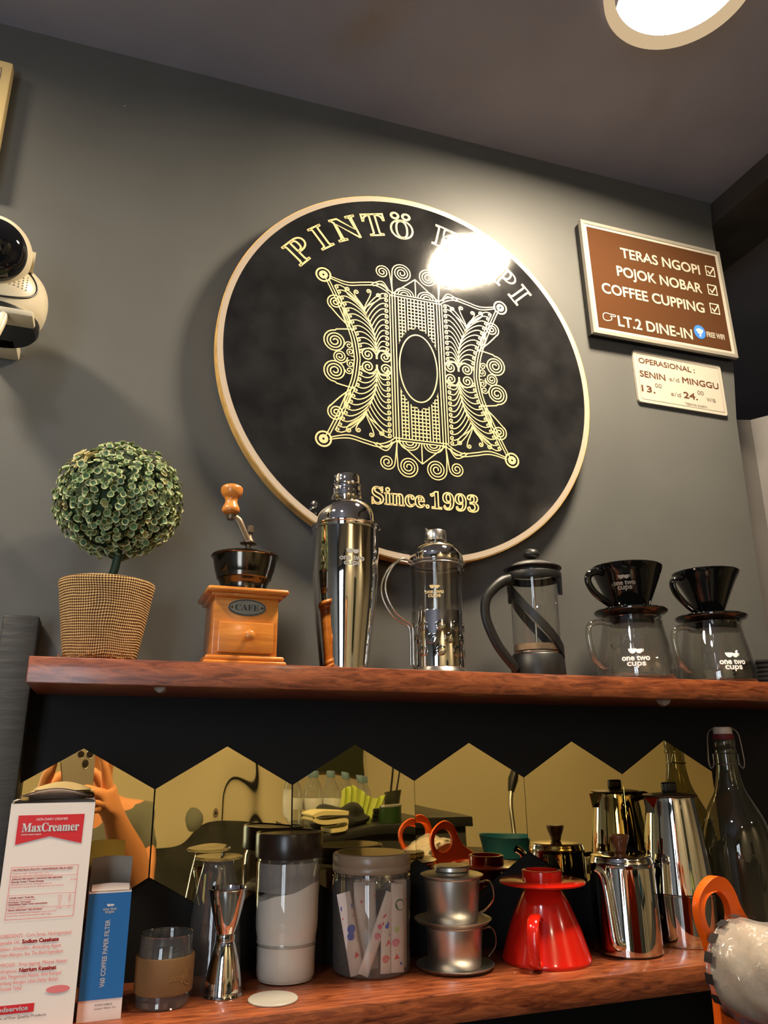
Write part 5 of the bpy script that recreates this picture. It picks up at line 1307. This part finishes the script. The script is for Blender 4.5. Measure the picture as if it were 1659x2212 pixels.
# film roll held between the cheeks: its near end pokes out towards the camera
def lathe_pipe(bm, a, b, e1, e2, ro, ri, seg=56):
    R_ = []
    for c, r in ((a, ri), (a, ro), (b, ro), (b, ri)):
        R_.append([bm.verts.new(c + (e1 * cos(2 * pi * k / seg) + e2 * sin(2 * pi * k / seg)) * r) for k in range(seg)])
    for i in range(4):
        A, B = R_[i], R_[(i + 1) % 4]
        for k in range(seg): bm.faces.new([A[k], A[(k + 1) % seg], B[(k + 1) % seg], B[k]])
    return bm
def film_roll(c0, c1, r, label, dashes, seed):
    t = thing('film_roll', label, 'film roll', (TX_, TY_, CT), group=None)
    ax = (c1 - c0).normalized(); e1 = ax.orthogonal().normalized(); e2 = ax.cross(e1); ln = (c1 - c0).length
    rnd = random.Random(seed)
    bm = nb(); seg = 72; n = 16; V_ = []
    for i in range(n + 1):
        s_ = i / n; row = []
        for k in range(seg):
            a = 2 * pi * k / seg; rr = r * (1 + .035 * sin(3 * a + 9 * s_) + .03 * sin(7 * a - 14 * s_) + .02 * sin(13 * a + 20 * s_) * s_)
            if i == 0: rr = r * .98
            row.append(bm.verts.new(c0 + ax * ln * s_ + (e1 * cos(a) + e2 * sin(a)) * rr))
        V_.append(row)
    for A, B in zip(V_, V_[1:]):
        for k in range(seg): bm.faces.new([A[k], A[(k + 1) % seg], B[(k + 1) % seg], B[k]])
    for q0, q1 in ((V_[0], c0), (V_[-1], c1)):
        inner = [bm.verts.new(q1 + (e1 * cos(2 * pi * k / seg) + e2 * sin(2 * pi * k / seg)) * r * .95) for k in range(seg)]
        for k in range(seg): bm.faces.new([q0[k], q0[(k + 1) % seg], inner[(k + 1) % seg], inner[k]])
    obj('wound_film', bm, M['film'], t, ang=180)
    core = nb(); lathe_pipe(core, c0 - ax * .0006, c1 + ax * .0006, e1, e2, r * .62, .0108); obj('paper_core', core, mat('core_paper', srgb(190, 176, 160), .8), t)
    wr = nb(); lathe_pipe(wr, c0 + ax * .003, c1 - ax * .003, e1, e2, r * .93, r * .64); obj('inner_windings', wr, mat('milky_film', srgb(196, 182, 166), .3, var=.35, vscale=30, bump=1.0, bscale=45, stretch=(1, .5, 1), detail=5), t)
    if dashes:
        for k in range(16):
            bm = nb(); a0 = 2 * pi * k / 16; a1 = a0 + .20
            q_ = []
            for s_ in (.0008, .0105):
                q_.append([c0 + ax * s_ + (e1 * cos(a0 + (a1 - a0) * i / 5) + e2 * sin(a0 + (a1 - a0) * i / 5)) * (r * 1.055) for i in range(6)])
            A = [bm.verts.new(p) for p in q_[0]]; B = [bm.verts.new(p) for p in q_[1]]
            for i in range(5): bm.faces.new([A[i], A[i + 1], B[i + 1], B[i]])
            obj('dark_dash', bm, M['blackprint'], t)
    return t
film_roll(chp(-.016, -.0060, .1460), chp(-.016, -.1200, .1460), .0420, 'roll of crumpled clear film with dark dashes round its end, at the lower right corner', True, 3)

# ------------------------------------------------------------------ the photographer, seen in the leftmost mirror tile
def skinned(name, verts, edges, m, parent=None, levels=2):
    me = bpy.data.meshes.new(name + '_skeleton'); me.from_pydata([v[:3] for v in verts], edges, [])
    o = bpy.data.objects.new(name + '_skeleton', me); COL.objects.link(o)
    mod = o.modifiers.new('skin', 'SKIN'); mod.use_smooth_shade = True
    for i, v in enumerate(verts):
        r = v[3]; me.skin_vertices[0].data[i].radius = (r if isinstance(r, tuple) else (r, r))
    me.skin_vertices[0].data[0].use_root = True
    sb_ = o.modifiers.new('sub', 'SUBSURF'); sb_.levels = levels; sb_.render_levels = levels
    dg = bpy.context.evaluated_depsgraph_get(); dg.update()
    res = bpy.data.meshes.new_from_object(o.evaluated_get(dg)); res.name = name
    bpy.data.objects.remove(o); bpy.data.meshes.remove(me)
    res.materials.clear(); res.materials.append(m); res.polygons.foreach_set('use_smooth', [True] * len(res.polygons))
    r_ = bpy.data.objects.new(name, res); COL.objects.link(r_)
    if parent: r_.parent = parent
    return r_
PX, PY = .02, -1.37
person = thing('person', 'person in an olive shirt holding up a grey phone, reflected in the leftmost mirror tile', 'person', (PX, PY, ZF))
def Wp(x, y, z, r): return (x - PX, y - PY, z - ZF, r)
V_, E_ = [], []
def chain(pts, start=None):
    prev = start
    for p in pts:
        V_.append(Wp(*p)); i = len(V_) - 1
        if prev is not None: E_.append((prev, i))
        prev = i
    return prev
pel = chain([(.02, -1.37, -.58, .115)])
chest = chain([(.02, -1.375, -.42, .105), (.02, -1.37, -.27, .120)], pel)
neck = chain([(.02, -1.355, -.10, .055), (.02, -1.325, -.02, .048)], chest)
head = chain([(.02, -1.305, .045, .070), (.02, -1.300, .115, .082), (.02, -1.305, .175, .055)], neck)
chain([(.02, -1.225, .055, .012)], head - 1)                      # nose
shR = chain([(.10, -1.36, -.155, .070), (.185, -1.345, -.175, .052)], chest); elR = chain([(.182, -1.24, -.285, .043), (.150, -1.135, -.360, .039)], shR)
wrR = chain([(.118, -1.085, -.245, .036), (.086, -1.035, -.138, .026)], elR); paR = chain([(.066, -1.012, -.098, .026)], wrR)
shL = chain([(-.06, -1.36, -.155, .070), (-.145, -1.345, -.175, .052)], chest); elL = chain([(-.185, -1.24, -.285, .043), (-.175, -1.135, -.345, .039)], shL)
wrL = chain([(-.150, -1.085, -.240, .036), (-.112, -1.040, -.130, .026)], elL); paL = chain([(-.098, -1.020, -.090, .026)], wrL)
for root, fingers in ((paR, [[(.052, -.988, -.060, .0100), (.040, -.979, -.034, .0090), (.027, -.977, -.006, .0072)],                      # index, up the edge of the phone
                            [(.040, -.976, -.076, .0098), (.008, -.966, -.066, .0088), (-.032, -.968, -.064, .0072)],                    # middle, across the back
                            [(.038, -.978, -.094, .0095), (.008, -.968, -.086, .0085), (-.024, -.971, -.085, .0070)],
                            [(.038, -.982, -.112, .0086), (.012, -.973, -.108, .0076), (-.012, -.975, -.108, .0064)],
                            [(.052, -1.024, -.072, .0105), (.032, -1.026, -.052, .0095), (.012, -1.022, -.040, .0078)]]),
                      (paL, [[(-.088, -.990, -.060, .0098), (-.075, -.979, -.046, .0088), (-.066, -.976, -.026, .0070)],
                             [(-.082, -.986, -.078, .0096), (-.062, -.972, -.072, .0086), (-.048, -.971, -.070, .0070)],
                             [(-.080, -.986, -.096, .0094), (-.058, -.974, -.094, .0084), (-.044, -.974, -.094, .0068)],
                             [(-.080, -.990, -.114, .0085), (-.060, -.978, -.114, .0075), (-.048, -.978, -.114, .0062)],
                             [(-.084, -1.028, -.070, .0105), (-.064, -1.028, -.056, .0092), (-.046, -1.024, -.048, .0076)]])):
    for f in fingers: chain(f, root)
for s in (-1, 1):
    hip = chain([(.02 + s * .085, -1.37, -.66, .085)], pel)
    chain([(.02 + s * .095, -1.36, -1.00, .055), (.02 + s * .098, -1.375, -1.20, .050), (.02 + s * .10, -1.39, -1.38, .035), (.02 + s * .105, -1.34, -1.425, .033), (.02 + s * .11, -1.25, -1.435, .024)], hip)
skinned('body', V_, E_, M['skin'], person)
V_, E_ = [], []
pel = chain([(.02, -1.372, -.60, .145)]); chest = chain([(.02, -1.378, -.42, .135), (.02, -1.374, -.27, .145)], pel); chain([(.02, -1.362, -.13, .075)], chest)
for s in (-1, 1): chain([(.02 + s * .085, -1.362, -.158, .086), (.02 + s * .165, -1.346, -.176, .066), (.02 + s * (.163 if s > 0 else .20), -1.265, -.262, .060)], chest)
skinned('shirt', V_, E_, M['cloth'], person)
for s in (-1, 1):
    V_, E_ = [], []
    chain([(.02 + s * .06, -1.372, -.60, .120), (.02 + s * .090, -1.368, -.72, .098), (.02 + s * .097, -1.362, -1.00, .072), (.02 + s * .10, -1.380, -1.22, .066), (.02 + s * .10, -1.390, -1.395, .058)])
    skinned('trouser_leg', V_, E_, M['trouser'], person)
V_, E_ = [], []
chain([(.02, -1.330, .07, .082), (.02, -1.325, .13, .090), (.02, -1.310, .185, .062)]); skinned('hair', V_, E_, M['hair'], person)
# the phone, its back towards the shelves, the lens where the picture was taken from
phone = thing('phone', 'grey phone held up by the person reflected in the leftmost mirror tile', 'phone', tuple(CAM - fwd * .012))
bm = nb(); pts = rrect(-.064, -.132, .012, .016, .011, 6)
prism(bm, pts, lambda a, b: RIGHT * a + UP * b - fwd * .008, lambda a, b: RIGHT * a + UP * b); obj('phone_body', bm, M['phone'], phone, ang=40)
for (a, b) in ((0, 0), (-.020, .0), (-.010, -.017)):
    bm = nb(); tube(bm, [RIGHT * a + UP * b, RIGHT * a + UP * b + fwd * .0016], .0072, 28); ln_ = obj('lens', bm, M['lensblack'], phone)
    bm = nb(); tube(bm, [RIGHT * a + UP * b + fwd * .0001 + (RIGHT * cos(t_) + UP * sin(t_)) * .0076 for t_ in [2 * pi * i / 32 for i in range(32)]], .0009, 8, closed=True); obj('lens_ring', bm, M['lensring'], ln_)

# ------------------------------------------------------------------ the room behind, seen in the mirror tiles
BT = -.2150
bc = thing('back_counter', 'dark counter at the back of the room, under the row of water bottles', 'counter', (.86, -1.72, ZF))
obj('counter_top', box(nb(), (-.215, -.32, BT - ZF - .03), (.30, .32, BT - ZF), .002), M['counter'], bc); obj('counter_base', box(nb(), (-.20, -.29, 0), (.28, .30, BT - ZF - .03)), M['dado'], bc)
bprof = smoothprof([(.0255, .002), (.0275, .008), (.0270, .05), (.0280, .09), (.0250, .112), (.0150, .132), (.0120, .140)], 4)
def bottle(x, y, label):
    t = thing('water_bottle', label, 'bottle', (x, y, BT), group='water bottles on the back counter')
    obj('bottle_body', lathe(nb(), [(0, .004), (.020, .0)] + bprof, 32), M['petglass'], t)
    obj('cap', lathe(nb(), [(0, .138), (.0150, .138), (.0155, .140), (.0155, .156), (.0145, .158), (0, .158)], 28), M['capblue'], t)
    obj('paper_label', lathe(nb(), [(.0279, .050), (.0284, .052), (.0288, .080), (.0283, .082)], 32), M['whiteprint'], t)
for i, (x, y) in enumerate(((.690, -1.75), (.750, -1.752), (.808, -1.748), (.868, -1.75), (.930, -1.75), (.965, -1.812))):
    bottle(x, y, ('leftmost', 'second from the left', 'third from the left', 'fourth from the left', 'fifth from the left', 'rearmost right')[i] + ' of the small water bottles with grey-blue caps in the mirror reflection')
def crumple(bm, x0, x1, y0, y1, z, amp, n=14, thick=.004, seed=1):
    rnd = random.Random(seed); H = [[z + amp * (rnd.random() * .5 + .5 * sin(i * .9 + seed) * cos(j * .8)) for j in range(n + 1)] for i in range(n + 1)]
    lay = []
    for off in (0, thick):
        lay.append([[bm.verts.new((x0 + (x1 - x0) * i / n + .004 * sin(j * 1.3), y0 + (y1 - y0) * j / n + .004 * sin(i * 1.1), H[i][j] + off)) for j in range(n + 1)] for i in range(n + 1)])
    for k, L_ in enumerate(lay):
        for i in range(n):
            for j in range(n):
                f = [L_[i][j], L_[i + 1][j], L_[i + 1][j + 1], L_[i][j + 1]]; bm.faces.new(f if k else f[::-1])
    for i in range(n):
        for A, B in (((i, 0), (i + 1, 0)), ((i + 1, n), (i, n)), ((0, i + 1), (0, i)), ((n, i), (n, i + 1))):
            bm.faces.new([lay[0][A[0]][A[1]], lay[0][B[0]][B[1]], lay[1][B[0]][B[1]], lay[1][A[0]][A[1]]])
    return bm
bm = nb(); bmesh.ops.create_icosphere(bm, subdivisions=4, radius=1)
for v in bm.verts:
    k = 1 + .12 * sin(6 * v.co.x + 2 * v.co.y) + .08 * cos(9 * v.co.z)
    v.co = Vector((.800 + v.co.x * .100 * k, -1.565 + v.co.y * .055 * k, BT + max(0, v.co.z + .25) * .062 * k))
o = obj('dark_cloth', bm, mat('dark_bag_cloth', (.022, .022, .018), .85)); tag(o, 'dark bundled cloth on the back counter, below the bottles in the mirror', 'cloth')
bm = nb(); crumple(bm, .790, .930, -1.655, -1.630, BT + .0, .0, n=4)
bm.free(); bm = nb()
n_ = 16
lay = []
for off in (0, .003):
    lay.append([[bm.verts.new((.795 + .185 * i / n_ + .02 * j / n_, -1.655 + .010 * sin(i * 2.6) + off, BT + .002 + (.105 + .020 * sin(i * .38) + .002 * sin(i * 1.9)) * j / n_)) for j in range(n_ + 1)] for i in range(n_ + 1)])
for k, L_ in enumerate(lay):
    for i in range(n_):
        for j in range(n_):
            f = [L_[i][j], L_[i][j + 1], L_[i + 1][j + 1], L_[i + 1][j]]; bm.faces.new(f if k else f[::-1])
o = obj('pleated_paper', bm, M['lime']); tag(o, 'lime green pleated paper standing before the bottles, seen in the third mirror tile', 'paper')
for i in range(8):
    o = obj('cup_lid', lathe(nb(), [(0, 0), (.037, 0), (.0395, .0012), (.0395, .0038), (.037, .0052), (.030, .0058), (0, .0058)], 48), M['blackplastic']); o.location = (.965 + .0015 * (i % 3), -1.585, BT + .0085 * i if i else BT)
    o.location.z = BT + .0059 * i
    tag(o, ('bottom', 'second', 'third', 'fourth', 'fifth', 'sixth', 'seventh', 'topmost')[i] + (' black cup lid of the stack on the back counter' if i in (0, 7) else ' black cup lid from the bottom of the stack on the back counter'), 'lid', 'stacked black cup lids')
tw = obj('folded_towel', box(nb(), (.640, -1.545, BT), (.640, -1.545, BT)), M['toweling']) if False else None
bm = nb(); pth = curve3([(.0, 0, .009), (.045, 0, .011), (.052, 0, .024), (.040, 0, .036), (-.02, 0, .034), (-.05, 0, .042), (-.052, 0, .052), (-.02, 0, .060), (.05, 0, .056)], 6)
for off, y in ((0, 0),):
    A = [[bm.verts.new((p.x, -.055, p.z - .006)), bm.verts.new((p.x, .055, p.z - .006)), bm.verts.new((p.x, .055, p.z + .006)), bm.verts.new((p.x, -.055, p.z + .006))] for p in pth]
    for a, b in zip(A, A[1:]):
        for k in range(4): bm.faces.new([a[k], a[(k + 1) % 4], b[(k + 1) % 4], b[k]])
    bm.faces.new(A[0][::-1]); bm.faces.new(A[-1])
o = obj('folded_towel', bm, M['toweling']); o.location = (.705, -1.445, BT - .002); tag(o, 'cream folded towel on the back counter, seen above the powder jar lid', 'towel')
tc_ = thing('tumbler', 'dark tumbler with two dark straws at the right end of the back counter', 'cup', (1.040, -1.70, BT))
obj('cup', lathe(nb(), [(0, .002), (.022, 0), (.023, .002), (.030, .100), (.0305, .104), (.029, .103), (.022, .006), (0, .006)], 40), mat('smoky_plastic', (.05, .05, .035), .2), tc_)
for dx in (-.010, .011): obj('straw', tube(nb(), [(dx * .5, 0, .006), (dx * 1.6, 0, .21)], .0035, 10), M['blackplastic'], tc_)
gj = thing('green_tin', 'dark green tin beside the stacked black cup lids', 'tin', (.945, -1.470, BT))
obj('tin_body', lathe(nb(), [(0, 0), (.034, 0), (.035, .001), (.035, .055), (.034, .056), (0, .056)], 40), mat('dark_green_tin', (.02, .05, .012), .35), gj); obj('tin_lid', lathe(nb(), [(0, .0562), (.036, .0562), (.036, .062), (.035, .063), (0, .063)], 40), M['foil'], gj)
st = thing('side_table', 'dark side table with the teal tub, reflected in the fourth mirror tile', 'table', (1.30, -1.38, ZF))
obj('table_top', box(nb(), (-.128, -.20, -.33 - ZF - .025), (.25, .18, -.33 - ZF), .002), M['counter'], st)
for sx_ in (-.11, .23):
    for sy_ in (-.18, .16): obj('leg', box(nb(), (sx_ - .015, sy_ - .015, 0), (sx_ + .015, sy_ + .015, -.33 - ZF - .025)), M['counter'], st)
o = obj('teal_tub', lathe(nb(), [(0, 0), (.075, 0), (.078, .002), (.088, .060), (.090, .062), (.086, .061), (.075, .006), (0, .006)], 56), M['teal']); o.location = (1.255, -1.36, -.33); tag(o, 'teal plastic tub on the side table', 'tub')
br = thing('bar_brush', 'steel handled brush with black head standing upright behind the teal tub', 'brush', (1.352, -1.500, -.330))
obj('handle', tube(nb(), curve3([(0, 0, .0), (.006, -.02, .06), (.010, -.04, .14), (.020, -.05, .185)], 6), .0075, 12), M['steel'], br)
obj('brush_head', tube(nb(), [(.019, -.05, .180), (.032, -.055, .215), (.048, -.06, .255)], [.010, .017, .012], 14), M['blackplastic'], br)
# things on the cream wall
wo = thing('wall_socket', 'round grey wall socket on the cream wall, reflected in the second mirror tile', 'socket', (.452, -2.3, -.229)); 
bm = nb(); prism(bm, [(.042 * cos(2 * pi * i / 40), .042 * sin(2 * pi * i / 40)) for i in range(40)], lambda x, z: (x, .012, z), lambda x, z: (x, .0, z)); obj('plate', bm, mat('socket_plate', (.25, .2, .13), .5), wo)
bm = nb(); prism(bm, [(.016 * cos(2 * pi * i / 28), .016 * sin(2 * pi * i / 28)) for i in range(28)], lambda x, z: (x, .014, z), lambda x, z: (x, .012, z)); obj('hole', bm, M['blackplastic'], wo)
bm = nb(); tube(bm, [(.555, -2.292, .95), (.556, -2.292, .3), (.553, -2.292, -.31)], .0075, 10); o = obj('wall_cable', bm, M['blackplastic']); tag(o, 'black cable running down the cream wall, wavy in the second mirror tile', 'cable')
o = obj('notice_board', box(nb(), (.78, -2.297, -.068), (1.135, -2.275, .42), .003), mat('dark_green_board', (.045, .05, .02), .6)); tag(o, 'dark green board on the cream wall above the reflected water bottles', 'board')
struct('reflection_panel_1', box(nb(), (X0 + .002, -2.299, ZF), (-.40, -2.27, .75), .004), mat('dark_reflection_panel', (.03, .028, .026), .4))  # unseen dark panel, added to give the polished steel dark bands to reflect
pane = struct('fill_pane_1', box(nb(), (-1.36, -2.2695, -.70), (-.74, -2.262, .56)), emis('fill_light_pane', (.80, .90, 1.0), 9.0))  # invented glowing pane, added as cool fill light from the front
for x0_, x1_, z0_, z1_ in ((-1.42, -1.36, -.76, .62), (-.74, -.68, -.76, .62), (-1.36, -.74, .56, .62), (-1.36, -.74, -.76, -.70), (-1.07, -1.03, -.70, .56)):
    obj('fill_pane_frame', box(nb(), (x0_, -2.2695, z0_), (x1_, -2.245, z1_)), M['blackplastic'], pane, False)
